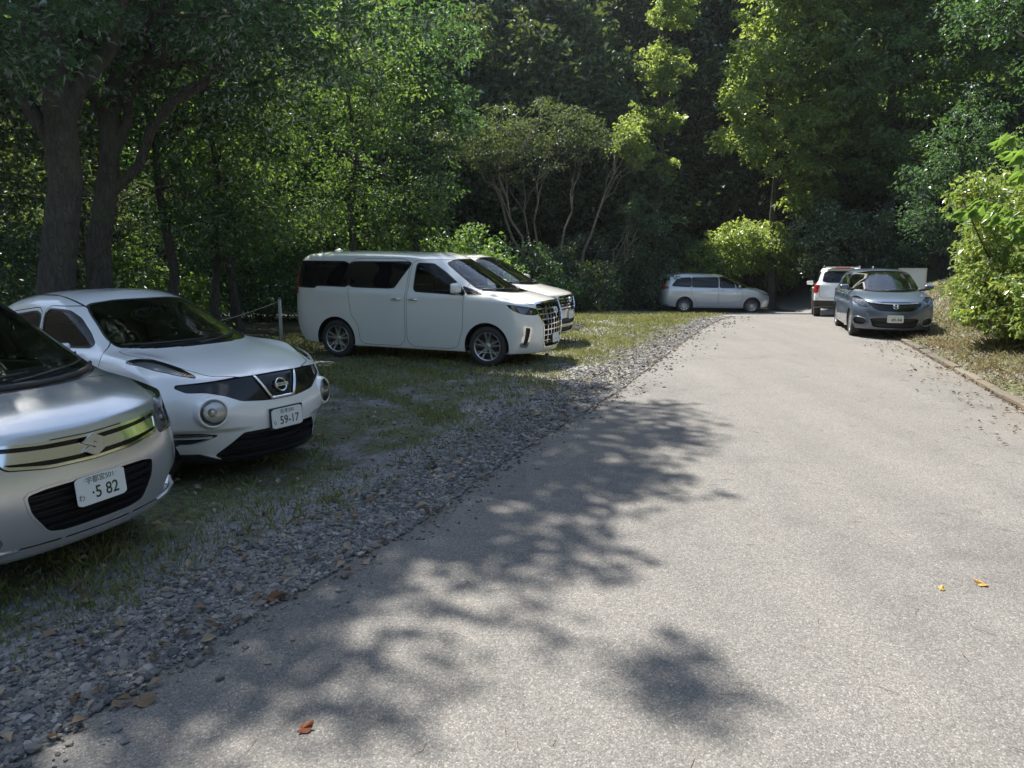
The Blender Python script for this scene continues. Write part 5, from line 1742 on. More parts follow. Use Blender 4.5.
n = 10500
y = np.concatenate([1.3 + rng.random(500) ** 1.3 * 18, 7 + rng.random(n - 500) * 14])
x = np.concatenate([left_x(y[:500]) - np.abs(rng.normal(.0, .7, 500)) + .12, kerb_x(y[500:]) + np.abs(rng.normal(0, 1.5, n - 500)) - .06 - (.25 + .5 * rng.random(n - 500)) * 1.3 * (rng.random(n - 500) < .10)])
m = 1500; ym = 1.8 + rng.random(m) ** 1.2 * 14; x = np.concatenate([x, left_x(ym) - .4 - rng.random(m) * 4.5]); y = np.concatenate([y, ym]); n += m
s = rng.uniform(.025, .075, n); s[:500] = rng.uniform(.03, .10, 500)
Nn = rng.normal(0, .38, (n, 3)); Nn[:, 2] = 1
Q = leafquads(np.stack([x, y, gz(x, y) + .018 + .2 * s], 1), Nn, s, .62, .16)
litter = quads_obj('leaf_litter', Q, L['litter']); tag(litter, 'dry brown leaves scattered along both edges of the road', kind='stuff')

# twigs and needles lying on the asphalt
tw = MB()
for _ in range(420):
    yy = 1.6 + random.random() ** 1.5 * 13
    xl, xr = float(left_x(yy)), float(kerb_x(yy))
    u = random.random() if random.random() < .4 else 1 - abs(random.gauss(0, .13))
    xx = xl + (xr - xl) * min(max(u, .02), .995)
    a = random.uniform(0, 6.28); ln = random.uniform(.03, .13)
    z = float(gz(xx, yy)) + .016
    p = [(xx - math.cos(a) * ln * .5, yy - math.sin(a) * ln * .5, z), (xx + random.gauss(0, .006), yy + random.gauss(0, .006), z + .006), (xx + math.cos(a + .2) * ln * .5, yy + math.sin(a + .2) * ln * .5, z)]
    tw.tube(p, [.0012, .0016, .0010], 4)
twigs = tw.build('twig_litter', plain('twig', (.20, .14, .095), .85)); tag(twigs, 'thin twigs and needles strewn over the asphalt', kind='stuff')
# ------------------------------------------------------------------ trees
def bark_material(name, c1, c2, moss=.25):
    t = NT(name); P = t.pos()
    mp = t.n('Mapping'); t.put(mp, 'Vector', P); mp.inputs['Scale'].default_value = (8, 8, 3.2)
    n1 = t.noise(mp.outputs[0], 1.6, 8, .7); n2 = t.noise(P, 2.2, 4, .6)
    v = t.n('TexVoronoi', i_Scale=1.9, feature='DISTANCE_TO_EDGE'); t.put(v, 'Vector', mp.outputs[0])
    c = t.ramp(n1, [(.3, c1), (.7, c2)])
    c = t.mix(t.math('MULTIPLY', t.ramp(n2, [(.5, (0, 0, 0)), (.68, (1, 1, 1))]), moss), c, (.10, .115, .055))
    p = t.n('BsdfPrincipled', i_Roughness=.9); t.put(p, 'Base Color', c)
    h = t.math('ADD', n1, t.math('MULTIPLY', t.ramp(v.outputs[0], [(0, (0, 0, 0)), (.12, (1, 1, 1))]), .5))
    t.put(p, 'Normal', t.bump(h, .9, .04))
    return t.done(p)
BARK = bark_material('bark', (.036, .031, .026), (.115, .10, .082), .5)
BARK_DARK = bark_material('dark_bark', (.035, .030, .026), (.10, .088, .075))
BARK_PALE = bark_material('pale_bark', (.14, .115, .085), (.34, .29, .23), .12)

# gaps in the high leaves through which the sun reaches these places
SHAFTS = [((11.2, 34.0, 1.4), 2.6), ((11.0, 36.6, 2.6), 2.3), ((11.6, 35.8, 8.5), 2.6), ((12.0, 35.8, 12.5), 2.6), ((15.8, 34.4, 9.4), 2.4), ((16.8, 34.6, 13.0), 2.6), ((15.0, 24.6, 3.6), 1.6), ((7.1, 37.6, 10.2), 1.5), ((7.3, 37.7, 13.2), 1.5), ((4.9, 34.2, 6.8), 1.2),
          ((-8.2, 16.8, 1.2), 1.1), ((-5.4, 15.6, 4.0), 1.1), ((-4.2, 21.8, 5.5), 1.7), ((-6.2, 19.2, 4.5), 1.3), ((-6.5, 14.0, 2.2), 1.0), ((-7.4, 17.5, 3.0), 1.2), ((-5.0, 18.5, 6.0), 1.3), ((-9.0, 15.0, 4.5), 1.2), ((-3.2, 24.0, 5.0), 1.3)]
def open_sky(C, near=2.6):
    ok = np.ones(len(C), bool)
    for T, r in SHAFTS:
        d = C - np.array(T); al = d @ SUN
        pr = np.linalg.norm(d - al[:, None] * SUN, axis=1)
        ok &= ~((al > near) & (pr < r))
    return ok

def in_blobs(blobs, n, shell=.45):
    out = []
    vol = np.array([r[0] * r[1] * r[2] for _, r in blobs]) ** .8; vol = vol / vol.sum()
    for (c, r), f in zip(blobs, vol):
        m = max(1, int(round(n * f)))
        v = rng.normal(size=(m, 3)); v /= np.linalg.norm(v, axis=1)[:, None]
        q = rng.random(m) ** shell
        out.append(np.array(c) + v * q[:, None] * np.array(r))
    return np.concatenate(out)

def foliage(C, per, cr, leaf, flat=.45, up=1.0, spread=.55, droop=.0):
    """C: cluster centres; every cluster is a loose spray of leaves"""
    n = len(C) * per
    c = np.repeat(C, per, 0)
    crr = np.repeat(cr if hasattr(cr, '__len__') else np.full(len(C), cr), per)
    v = rng.normal(size=(n, 3)); v /= np.linalg.norm(v, axis=1)[:, None]
    q = rng.random(n) ** .5
    tilt = np.repeat(rng.normal(0, .30, (len(C), 2)), per, 0)
    o = v * (q * crr)[:, None]
    o[:, 2] *= flat
    o[:, 2] += o[:, 0] * tilt[:, 0] + o[:, 1] * tilt[:, 1] - droop * (q ** 2) * crr
    N = rng.normal(0, spread, (n, 3)); N[:, 2] += up
    N[:, :2] += v[:, :2] * .35 + tilt * -.8
    ax = v.copy(); ax[:, 2] -= .5
    ax += rng.normal(0, .5, (n, 3))
    s = leaf * rng.uniform(.6, 1.3, n)
    return leafquads(c + o, N, s, .56, .15, ax)

def curve(p0, p1, sag, n=6, wig=.06):
    p0, p1 = np.array(p0, float), np.array(p1, float)
    L_ = np.linalg.norm(p1 - p0)
    t = np.linspace(0, 1, n)[:, None]
    w = rng.normal(0, wig * L_ * .5, (n, 3)); w[0] = 0; w[-1] = 0
    pts = p0 + (p1 - p0) * t + w
    pts[:, 2] += sag * L_ * np.sin(t[:, 0] * math.pi)
    return pts

def skeleton(base, top, r0, C, limbs, fork, bark, parent, twigs=True, lean_wig=.02, flare=1.5, min_r=.012, forks=()):
    """tapered trunk, limbs that reach into the crown, twigs to the leaf sprays -> one mesh"""
    b = MB()
    base, top = np.array(base, float), np.array(top, float)
    H = np.linalg.norm(top - base)
    nseg = 9
    t = np.linspace(0, 1, nseg)
    tr = base + (top - base) * t[:, None] + np.concatenate([[[0, 0, 0]], rng.normal(0, lean_wig * H * .5, (nseg - 1, 3)) * [1, 1, .2]])
    rad = r0 * (1 - .80 * t ** .9)
    # root flare
    pts = [base - [0, 0, .3], base + [0, 0, .02]] + [base + (tr[1] - base) * f for f in (.25, .6)] + list(tr[1:])
    rr = [r0 * flare * 1.15, r0 * flare, r0 * 1.18, r0 * 1.05] + list(rad[1:])
    b.tube(pts, rr, 14 if r0 > .15 else 8)
    nodes = [(p, r) for p, r in zip(tr[1:], rad[1:])]
    for f, e, r in forks:
        s_ = np.array([np.interp(f, t, tr[:, c]) for c in range(3)])
        cv = curve(s_, e, .05, 8, .045)
        b.tube(cv, list(np.linspace(r, r * .45, 8)), 10, caps=False)
        nodes += [(p, r * .5) for p in cv[3:]]
    if len(C):
        far = np.argsort(-np.linalg.norm(C - tr[-1], axis=1))
        idx = rng.permutation(len(C))[:limbs]
        for q in idx:
            e = C[q]
            f = np.clip(fork + rng.random() * (.92 - fork), 0, .95)
            hz = np.linalg.norm((e - base)[:2])
            want = np.clip((e[2] - base[2] - .55 * hz) / max(H, .1), fork, .95)
            f = .4 * f + .6 * want
            k = int(np.clip(round(f * (nseg - 1)), 1, nseg - 2))
            s = tr[k]
            rl = min(rad[k] * .62, max(min_r * 1.4, .016 * np.linalg.norm(e - s) + .01))
            cv = curve(s, e, .10, 6, .07)
            b.tube(cv, list(np.linspace(rl, min_r * .6, 6)), 7, caps=False)
            nodes += [(p, r) for p, r in zip(cv[2:], np.linspace(rl, min_r * .6, 6)[2:])]
        if twigs:
            NP = np.array([p for p, _ in nodes])
            for e in C[rng.permutation(len(C))[:260]]:
                dd = np.linalg.norm(NP - e, axis=1) + .6 * np.clip(NP[:, 2] - e[2], 0, 9)
                s = NP[np.argmin(dd)]
                if np.linalg.norm(s - e) < .15: continue
                b.tube(curve(s, e, .06, 4, .08), [min_r, min_r * .8, min_r * .6, min_r * .35], 5, caps=False)
    return b.build('trunk', bark, parent, True)

def tree(name, label, cat, base, height, r0, blobs, ncl, per, cr, leaf, mat, bark=None, limbs=12, fork=.35, group=None, lean=(0, 0),
         accept=None, shell=.45, flat=.45, stems=1, droop=0., spread=.55, twigs=True, min_r=.012, forks=(), extra=(), shafts=True):
    x, y = base
    z = float(gz(x, y))
    root = empty(name, (x, y, z))
    tag(root, label, cat, group)
    o = np.array([x, y, z])
    C = in_blobs([(np.array(c, float), r) for c, r in blobs], ncl, shell)
    if accept is not None: C = C[accept(C)]
    if shafts: C = C[open_sky(C, 4.5)]
    Lc = C - o
    bk = bark or BARK
    if stems == 1:
        skeleton((0, 0, 0), (lean[0], lean[1], height), r0, Lc, limbs, fork, bk, root, twigs=twigs, min_r=min_r, forks=forks)
    else:
        order = np.argsort(np.arctan2(Lc[:, 1], Lc[:, 0]))
        for k, part in enumerate(np.array_split(order, stems)):
            m = Lc[part].mean(0)
            skeleton((m[0] * .04 + .10 * math.cos(k * 2.4), m[1] * .04 + .1 * math.sin(k * 2.4), 0), (m[0] * .8, m[1] * .8, height * rng.uniform(.85, 1.0)), r0 * rng.uniform(.7, 1), Lc[part], max(3, limbs // stems), fork, bk, root, twigs=twigs, lean_wig=.035, flare=1.15, min_r=min_r)
    Q = foliage(Lc, per, cr, leaf, flat, spread=spread, droop=droop)
    if len(extra): Q = np.concatenate([Q, foliage(np.array(extra) - o, 24, .30, leaf * .7, .7)])
    quads_obj('crown', Q, L[mat], root, False)
    return root

def shrub(name, label, base, blobs, ncl, per, cr, leaf, mat, group=None, stems=6, accept=None, spread=.7, cat='shrub', flat=.6):
    x, y = base; z = float(gz(x, y))
    root = empty(name, (x, y, z)); tag(root, label, cat, group)
    C = in_blobs([(np.array(c, float), r) for c, r in blobs], ncl, .30)
    C = C[C[:, 2] > gz(C[:, 0], C[:, 1]) + .05]
    if accept is not None: C = C[accept(C)]
    Lc = C - np.array([x, y, z])
    b = MB()
    for e in Lc[rng.permutation(len(Lc))[:stems * 5]]:
        g0 = float(gz(x + e[0] * .45, y + e[1] * .45)) - z
        b.tube(curve((e[0] * .45, e[1] * .45, g0 - .05), e, .08, 5, .06), [.024, .020, .016, .011, .006], 6, caps=False)
    b.build('stem', BARK, root, True)
    quads_obj('leaves', foliage(Lc, per, cr, leaf, flat, up=.7, spread=spread), L[mat], root, False)
    return root

# --- where the near crown keeps the sun off the ground (the crown's leaves hang over exactly that part of the lot)
SHADE = np.array([(-4.6, 19.5), (-2.6, 16.3), (-1.15, 12.9), (-.1, 12.0), (.75, 11.5), (1.75, 11.0), (2.35, 9.6), (2.55, 8.3), (2.1, 7.6), (1.75, 6.9), (1.3, 6.2), (.95, 5.2), (.62, 4.5), (.30, 4.15), (-.25, 4.1),
                  (-.60, 3.9), (-.85, 3.55), (-1.05, 3.1), (-1.2, 2.4), (-1.5, 0), (-6, -3), (-18, -3), (-18, 19.5)])
def shade_at(C):
    k = C[:, 2] / SUN[2]
    return C[:, :2] - SUN[None, :2] * k[:, None]
SPOTS = [(.80 + .20 * math.cos(q * 2.4) * (q / 12) ** .5, 3.22 + .30 * math.sin(q * 2.4) * (q / 12) ** .5) for q in range(8)]
SPOTS += [(.24, 3.62), (-.28, 3.30), (.1, 4.0), (-.62, 2.9), (-.55, 3.0)]
SPOT_C = [np.array([a, b, 0]) + SUN * (13.0 + .2 * (i % 3)) / SUN[2] for i, (a, b) in enumerate(SPOTS)]
def in_shade(C, soft=.34, inset=.32):
    S = shade_at(C)
    d = sdf_poly(S, SHADE) + inset + soft * wob(S[:, 0] * 1.5, S[:, 1] * 1.5, 1.0, .7)
    return d < 0
def not_low_front(C):
    """keep the hanging sprays out of the space over the road"""
    return C[:, 0] < left_x(np.minimum(C[:, 1], 28)) - .5

# nearest big trees on the left, their crown roofs the parking ground
canopyA = [((-9.0, 14.8, 12.0), (5.0, 5.0, 2.6)), ((-5.6, 16.8, 13.0), (3.6, 4.4, 2.0)), ((-9.5, 9.8, 12.5), (5.0, 4.0, 2.4)), ((-4.8, 11.8, 13.0), (3.2, 3.8, 1.8)), ((-6.5, 20.8, 13.0), (4.0, 3.4, 2.2))]
def both(C): return in_shade(C)
tree('broadleaf_tree', 'thick barked tree at the left edge that forks low behind the white crossover', 'tree', (-6.22, 10.4), 11.5, .275,
     canopyA, 1500, 56, .66, .19, 'mid', BARK, limbs=26, fork=.30, accept=both, lean=(.55, .9), flat=.5, min_r=.016,
     extra=SPOT_C, forks=[(.27, (-2.6, .3, 6.6), .11), (.30, (2.2, .8, 7.4), .115), (.36, (-.9, 1.2, 8.5), .11)])
tree('broadleaf_tree', 'second thick trunk close right of the forked one with branches reaching over the cars', 'tree', (-6.48, 11.9), 8.0, .23,
     [((-5.0, 12.5, 5.2), (2.6, 2.4, 1.2)), ((-6.5, 12.5, 6.4), (3.5, 3.0, 1.4)), ((-3.6, 13.5, 5.6), (2.2, 2.4, 1.0)), ((-6.4, 9.6, 4.7), (1.9, 1.0, .8)), ((-4.6, 10.6, 5.2), (1.8, 1.2, .9)), ((-6.0, 9.2, 4.4), (1.4, .8, .7))], 320, 60, .50, .115, 'mid', BARK, limbs=22, fork=.40, lean=(.7, .9),
     accept=lambda C: in_shade(C, .2, .1), flat=.4, droop=.25,
     forks=[(.34, (2.9, .4, 5.6), .085), (.40, (1.7, 1.4, 6.8), .085), (.45, (-1.3, .3, 6.8), .085)])
# trees added to the left wood, crowns out of view, to shade the understorey
def off_lot(C):
    S = shade_at(np.stack([C[:, 0], C[:, 1], C[:, 2] - 1.0], 1))
    return (S[:, 0] < -3.6 - .25 * np.clip(S[:, 1] - 14, 0, 99) + .5 * wob(S[:, 0], S[:, 1], 1.2)) | in_shade(C)
for bs, h, lab, bl in (((-9.0, 16.0), 14, 'tall tree added to shade the left wood behind the second thick trunk', [((-8.6, 17.0, 12.5), (3.6, 3.4, 2.2)), ((-7.0, 20.0, 13.5), (3.2, 3.0, 2.0))]),
                       ((-11.8, 21.5), 15, 'tall tree added to shade the left wood deep behind the white crossover', [((-11.6, 21.8, 13.0), (4.2, 3.8, 2.4)), ((-9.0, 25.0, 13.5), (3.6, 3.4, 2.0))]),
                       ((-15.5, 19.5), 14, 'tall tree added to shade the left wood at the far left', [((-15.0, 19.5, 12.5), (4.0, 4.0, 2.6)), ((-13.5, 15.5, 12.5), (3.5, 3.2, 2.2))]),
                       ((-9.4, 29.5), 16, 'tall tree added to shade the left wood behind the white minivan', [((-9.0, 29.5, 14.0), (3.8, 3.4, 2.6)), ((-13.5, 31.0, 13.5), (4.4, 3.4, 2.6))])):
    tree('tall_tree', lab, 'tree', bs, h, .20, bl, 140, 60, .80, .22, 'mid', BARK_DARK, limbs=16, fork=.45, accept=off_lot, group='trees of the left wood')

# understorey behind the white cars
under = [
 ((-6.25, 14.0), 6.0, .12, 'dark trunked young tree right behind the roof of the white crossover', [((-6.2, 14.2, 4.6), (2.0, 1.9, 1.9)), ((-5.6, 14.6, 2.5), (1.3, 1.3, .8))], 90, 'mid'),
 ((-5.9, 15.6), 6.5, .10, 'thin straight tree between the crossover and the white minivan', [((-5.7, 15.8, 5.0), (1.9, 1.8, 2.0)), ((-5.2, 15.6, 2.6), (1.2, 1.2, 1.0))], 90, 'bright'),
 ((-8.6, 12.5), 6.0, .11, 'dark young tree filling the gap at the far left edge', [((-8.4, 12.6, 4.3), (2.0, 2.0, 2.2)), ((-7.9, 12.4, 1.8), (1.5, 1.2, 1.0))], 110, 'dark'),
 ((-6.8, 19.0), 8.0, .12, 'slender tree with sunlit leaves behind the tail of the white minivan', [((-6.5, 19.2, 5.8), (2.4, 2.2, 2.4)), ((-6.0, 19.5, 3.0), (1.8, 1.5, 1.2))], 130, 'bright'),
 ((-4.3, 21.6), 8.5, .11, 'slender bright leaved tree above the middle of the white minivan', [((-4.2, 21.8, 6.4), (2.3, 2.0, 2.4)), ((-4.0, 22.0, 3.4), (1.8, 1.5, 1.3))], 130, 'bright'),
 ((-3.0, 25.0), 9.0, .13, 'tall loose leaved tree rising above the minivan windscreen', [((-3.0, 25.2, 7.0), (2.2, 2.0, 3.0)), ((-2.6, 25.0, 3.8), (1.6, 1.4, 1.3))], 140, 'mid'),
 ((-9.5, 18.0), 9.0, .14, 'dark tree deep in the left wood behind the two thick trunks', [((-9.3, 18.2, 5.0), (3.2, 2.5, 4.0))], 170, 'dark'),
 ((-10.5, 24.5), 11.0, .16, 'broad dark tree deeper in the left wood', [((-10.0, 24.8, 5.5), (3.6, 2.8, 5.0))], 190, 'mid'),
 ((-6.8, 28.0), 12.0, .16, 'tall green tree far behind the white minivan', [((-6.6, 28.2, 6.5), (3.4, 2.6, 5.2))], 200, 'mid'),
 ((-15.0, 27.0), 12.0, .17, 'leafy tree at the back of the wood on the far left', [((-14.6, 27.4, 6.0), (4.2, 3.0, 5.5))], 200, 'bright'),
]
for (bs, h, r, lab, bl, nc, mt) in under:
    tree('young_tree', lab, 'tree', bs, h, r, bl, int(nc * 1.15), 60, .60, .125 if bs[1] < 23 else .17, mt, BARK_DARK, limbs=14, fork=.28, flat=.42, droop=.15, group='trees of the left wood')
# pale many stemmed tree and its leaning neighbour in front of the dark slope
tree('multi_stem_tree', 'pale many stemmed tree with an umbrella crown against the dark slope', 'tree', (1.2, 33.0), 6.4, .11,
     [((.6, 33.0, 6.4), (3.6, 2.4, 1.5)), ((-1.6, 33.4, 6.2), (2.0, 1.8, 1.2)), ((2.8, 33.2, 6.6), (1.7, 1.6, 1.2))], 150, 55, .60, .15, 'dark', BARK_PALE, limbs=18, fork=.45, stems=5, flat=.35)
tree('leaning_tree', 'thin pale tree leaning right with a sunlit tuft on top', 'tree', (2.5, 34.0), 6.6, .10,
     [((4.9, 34.2, 7.0), (1.1, 1.1, 1.0)), ((5.1, 34.2, 6.0), (.8, .8, .7))], 46, 55, .45, .15, 'yellow', BARK_PALE, limbs=8, fork=.5, lean=(2.0, .2), flat=.45)
tree('leaning_tree', 'thin pale tree bent low to the right over the dark shrubs', 'tree', (2.9, 33.4), 2.8, .09,
     [((6.3, 33.6, 3.0), (1.4, .9, .5)), ((5.2, 33.6, 3.7), (.8, .7, .5))], 34, 45, .45, .14, 'mid', BARK_PALE, limbs=8, fork=.4, lean=(2.6, .1), flat=.35)
# shrub belt along the foot of the slope
belt = [(-7.5, 22.8, 2.6, 'mid', 'leafy shrub at the wood edge behind the rear of the white minivan'), (-4.6, 24.6, 3.0, 'bright', 'light green shrub behind the roof of the white minivan'),
        (-2.2, 26.5, 3.2, 'bright', 'bushy shrub with pale leaves above the champagne minivan'), (-.2, 29.5, 2.8, 'mid', 'rounded shrub right of the pale leaved bush'),
        (2.0, 31.6, 2.6, 'dark', 'dark shrub below the many stemmed tree'), (4.4, 34.6, 3.2, 'dark', 'dark shrub below the leaning tree'),
        (6.8, 38.2, 3.4, 'dark', 'dark wide shrub left of the far silver minivan'), (-11.5, 15.5, 2.6, 'mid', 'shrub under the trees at the far left'),
        (13.6, 38.6, 2.6, 'dark', 'dark low shrub behind the bonnet of the far silver minivan'), (15.0, 33.0, 3.6, 'dark', 'dark shrub above the white SUV'),
        (17.0, 28.5, 4.0, 'mid', 'green shrub above the roof of the blue hatchback'), (-8.2, 16.8, 1.9, 'bright', 'low sunlit shrub seen between the left trunks')]
for (bx, by, h, mt, lab) in belt:
    g0 = float(gz(bx, by))
    w = h * .85
    shrub('wood_shrub', lab, (bx, by), [((bx, by, g0 + h * .45), (w, w * .7, h * .55)), ((bx + w * .5, by - .3, g0 + h * .3), (w * .7, w * .5, h * .35)), ((bx - w * .5, by, g0 + h * .6), (w * .6, w * .5, h * .4))],
          120, 50, .50, .13 if by < 26 else .17, mt, group='shrubs along the foot of the slope')
g0 = float(gz(11.4, 36.8))
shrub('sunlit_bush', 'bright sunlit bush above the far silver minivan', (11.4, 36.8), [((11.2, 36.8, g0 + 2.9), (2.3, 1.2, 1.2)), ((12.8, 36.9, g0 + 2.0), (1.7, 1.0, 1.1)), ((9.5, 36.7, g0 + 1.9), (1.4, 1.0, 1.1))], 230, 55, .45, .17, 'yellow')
# tall trees on the right, lit from behind
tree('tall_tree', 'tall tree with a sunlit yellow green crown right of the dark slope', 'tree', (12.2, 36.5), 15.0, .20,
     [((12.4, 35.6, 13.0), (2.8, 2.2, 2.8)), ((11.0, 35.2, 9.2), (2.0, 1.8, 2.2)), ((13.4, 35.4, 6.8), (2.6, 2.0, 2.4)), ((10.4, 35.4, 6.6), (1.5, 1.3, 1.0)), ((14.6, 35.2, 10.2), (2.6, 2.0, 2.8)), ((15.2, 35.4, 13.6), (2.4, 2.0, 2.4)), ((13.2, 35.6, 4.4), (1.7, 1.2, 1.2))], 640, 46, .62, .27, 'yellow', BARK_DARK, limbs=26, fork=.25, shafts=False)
tree('tall_tree', 'tall broad green tree rising behind the blue hatchback', 'tree', (16.6, 35.0), 17.0, .26,
     [((16.8, 34.6, 13.5), (3.2, 2.8, 3.4)), ((15.6, 34.2, 9.2), (2.6, 2.2, 2.6)), ((18.6, 34.6, 9.8), (2.8, 2.4, 3.0)), ((17.0, 34.2, 5.6), (2.8, 2.0, 1.7)), ((20.0, 35.0, 14), (3.0, 2.6, 3.0))], 480, 46, .66, .25, 'bright', BARK, limbs=26, fork=.25)
tree('tall_tree', 'dark tree at the top right edge above the bank', 'tree', (17.4, 25.0), 13.0, .18,
     [((17.6, 25.0, 11.0), (3.0, 2.8, 3.0)), ((18.8, 25.4, 7.6), (2.6, 2.2, 2.2)), ((15.6, 26.2, 9.8), (1.8, 1.8, 1.8))], 260, 55, .60, .16, 'mid', BARK_DARK, limbs=18, fork=.3)
tree('young_tree', 'slim feathery tree between the hatchback and the right bank', 'tree', (15.2, 26.8), 6.4, .07,
     [((15.2, 26.8, 5.2), (1.7, 1.4, 1.9)), ((15.0, 26.6, 3.0), (1.6, 1.3, 1.2))], 110, 50, .48, .14, 'mid', BARK_DARK, limbs=12, fork=.25)
tree('young_tree', 'pale leaved small tree just above the right bank', 'tree', (16.0, 23.2), 4.6, .06,
     [((15.8, 23.2, 4.4), (1.5, 1.3, 1.4)), ((14.6, 23.4, 3.0), (1.3, 1.1, 1.0))], 100, 50, .45, .13, 'bright', BARK_DARK, limbs=10, fork=.25)
# the column of creeper catching the sun on the dark slope
vx, vy = 7.1, 38.2
vz = float(gz(vx, vy))
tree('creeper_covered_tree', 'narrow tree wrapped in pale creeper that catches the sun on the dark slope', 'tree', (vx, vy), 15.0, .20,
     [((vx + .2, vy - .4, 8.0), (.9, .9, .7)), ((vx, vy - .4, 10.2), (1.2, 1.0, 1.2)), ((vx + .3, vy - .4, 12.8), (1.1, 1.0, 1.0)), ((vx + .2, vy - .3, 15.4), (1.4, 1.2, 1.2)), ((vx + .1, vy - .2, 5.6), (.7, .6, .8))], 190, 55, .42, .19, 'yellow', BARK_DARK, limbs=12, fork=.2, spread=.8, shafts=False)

# bank on the right: sprawling bush with yellowing leaves, and a big leaved branch above it
bb = (9.9, 14.2); g0 = float(gz(*bb))
shrub('sprawling_bush', 'sprawling sunlit bush with yellowing leaves covering the right bank', bb,
      [((9.2, 13.4, 1.25), (.95, 1.3, .75)), ((9.3, 12.6, .95), (.95, 1.2, .55)), ((8.9, 13.8, .95), (.75, 1.0, .5)), ((9.4, 11.2, 1.1), (.9, .9, .6)), ((8.85, 14.1, 1.55), (.85, 1.0, .95)), ((9.9, 14.4, 2.2), (1.2, 1.1, 1.2)), ((9.0, 12.3, 1.55), (.95, 1.0, .75)), ((9.5, 12.6, 2.3), (1.2, 1.0, 1.0)), ((9.2, 11.0, 1.8), (.95, .9, .8)), ((10.8, 13.6, 3.0), (1.4, 1.2, 1.2))] + [((9.0 + .8 * math.sin(i * 2.1), 12.9 + 1.6 * math.cos(i * 1.7), 1.9 + 1.0 * math.sin(i * 3.3)), (.55, .5, .40)) for i in range(9)],
      1080, 66, .33, .11, 'bush', spread=.8, stems=10)
def frond_branch(name, label, p0, tips, mat):
    """shoots carrying long pairs of drooping leaves"""
    root = empty(name, tuple(p0)); tag(root, label, 'branch')
    b = MB(); Qs = []
    p0 = np.array(p0, float)
    for tip, w in tips:
        cv = curve((0, 0, 0), np.array(tip) - p0, .12, 9, .03)
        b.tube(cv, list(np.linspace(.014, .004, 9)), 6)
        for i in range(2, 9):
            for k in range(8):
                f = rng.random(); p = cv[i - 1] * (1 - f) + cv[i] * f
                d = cv[i] - cv[i - 1]; d /= np.linalg.norm(d)
                sd = np.cross(d, [0, 0, 1.0]); sd /= np.linalg.norm(sd)
                s = 1 if k % 2 else -1
                ax = d * .6 + sd * s * .35 + np.array([0, 0, -.75]) + rng.normal(0, .2, 3)
                ln = w * rng.uniform(.45, .85)
                nn = np.array([.15, -.8, -.35]) + rng.normal(0, .30, 3)
                Qs.append(leafquads((p + ax / np.linalg.norm(ax) * ln * .55)[None], nn[None], np.array([ln]), .52, .08, ax[None])[0])
    b.build('stem', BARK_PALE, root, True)
    quads_obj('leaves', np.array(Qs), L[mat], root, False)
    return root
frond_branch('overhanging_branch', 'bright green branch with long drooping leaves reaching in from the right edge', (7.9, 9.9, 1.3),
             [((5.25, 9.3, 2.45), .30), ((5.7, 9.4, 3.3), .30), ((6.1, 9.1, 2.75), .30), ((6.0, 9.4, 2.15), .26), ((5.8, 9.8, 2.6), .28), ((6.4, 9.2, 3.4), .30), ((6.2, 9.3, 3.05), .28), ((5.75, 9.0, 2.85), .30), ((6.2, 10.0, 3.2), .28), ((6.3, 8.9, 2.4), .26)], 'bright')

# the dark wood on the slope behind: one mass
def hill_wood():
    C = []; S_ = []
    for _ in range(860):
        x = rng.uniform(-40, 46) if rng.random() < .5 else rng.uniform(-6, 22); y = rng.uniform(38.5, 60)
        z = float(gz(x, y))
        if z > 34: continue
        h = rng.uniform(4.0, 8.5); r = rng.uniform(1.6, 3.0)
        m = 46
        v = rng.normal(size=(m, 3)); v /= np.linalg.norm(v, axis=1)[:, None]; v[:, 2] = np.abs(v[:, 2]) * 1.0 - .25
        c = np.array([x, y - .5, z + h - r]) + v * np.array([r, r, r * 1.25])
        lo = rng.random((12, 3)) * [2.4, 1.6, 1] * [1, 1, h * .6] + [x - 1.2, y - 1.4, z + .2]
        C.append(np.concatenate([c, lo]))
    for x in np.arange(-14, 7, 1.5):                # tall front rank that keeps the foot of the slope in shade
        y = 38.6 + rng.uniform(-.4, .8); z = float(gz(x, y)); h = rng.uniform(11, 15)
        m = 120
        v = rng.normal(size=(m, 3)); v /= np.linalg.norm(v, axis=1)[:, None]
        C.append(np.array([x, y, z + h * .58]) + v * np.array([1.7, 1.3, h * .42]))
    C = np.concatenate(C)
    C = C[(C[:, 1] > 36.9) & ~((C[:, 0] > 8) & (C[:, 1] < 38.0))]
    C = C[open_sky(C, 1.2)]
    Q = foliage(C, 11, .75, .36, .5, spread=.6)
    o = quads_obj('hillside_wood', Q, L['dark'])
    tag(o, 'dense dark wood covering the steep slope behind the car park', kind='stuff')
hill_wood()
# ------------------------------------------------------------------ cars in their places
CAM_H = 1.97
HAZE = .00035
def place(fn, x, y, heading, *a):
    ref = 'rear' if fn is make_suv else 'front'
    root, sk = fn(*a)
    hx, hy = math.cos(heading), math.sin(heading)
    xm = sk.base[:, 0].max()
    if ref == 'front': x, y = x - hx * xm, y - hy * xm
    else: x, y = x - hx * sk.base[:, 0].min(), y - hy * sk.base[:, 0].min()
    z = float(gz(x, y))
    # sit on the four wheels
    f = float(gz(x + hx * 1.3, y + hy * 1.3)); b = float(gz(x - hx * 1.3, y - hy * 1.3))
    root.location = (x, y, (f + b) / 2)
    root.rotation_euler = (0, -math.atan2(f - b, 2.6), heading)
    return root
POS = dict(compact=(-2.39, 4.30, R(-22)), crossover=(-1.93, 6.42, R(-32)), minivan=(.76, 13.38, R(-22)), minivan2=(1.22, 16.1, R(-22)),
           low=(11.25, 34.0, R(0)), hatch=(8.33, 16.7, R(-106)), suv=(10.45, 24.5, R(70)))
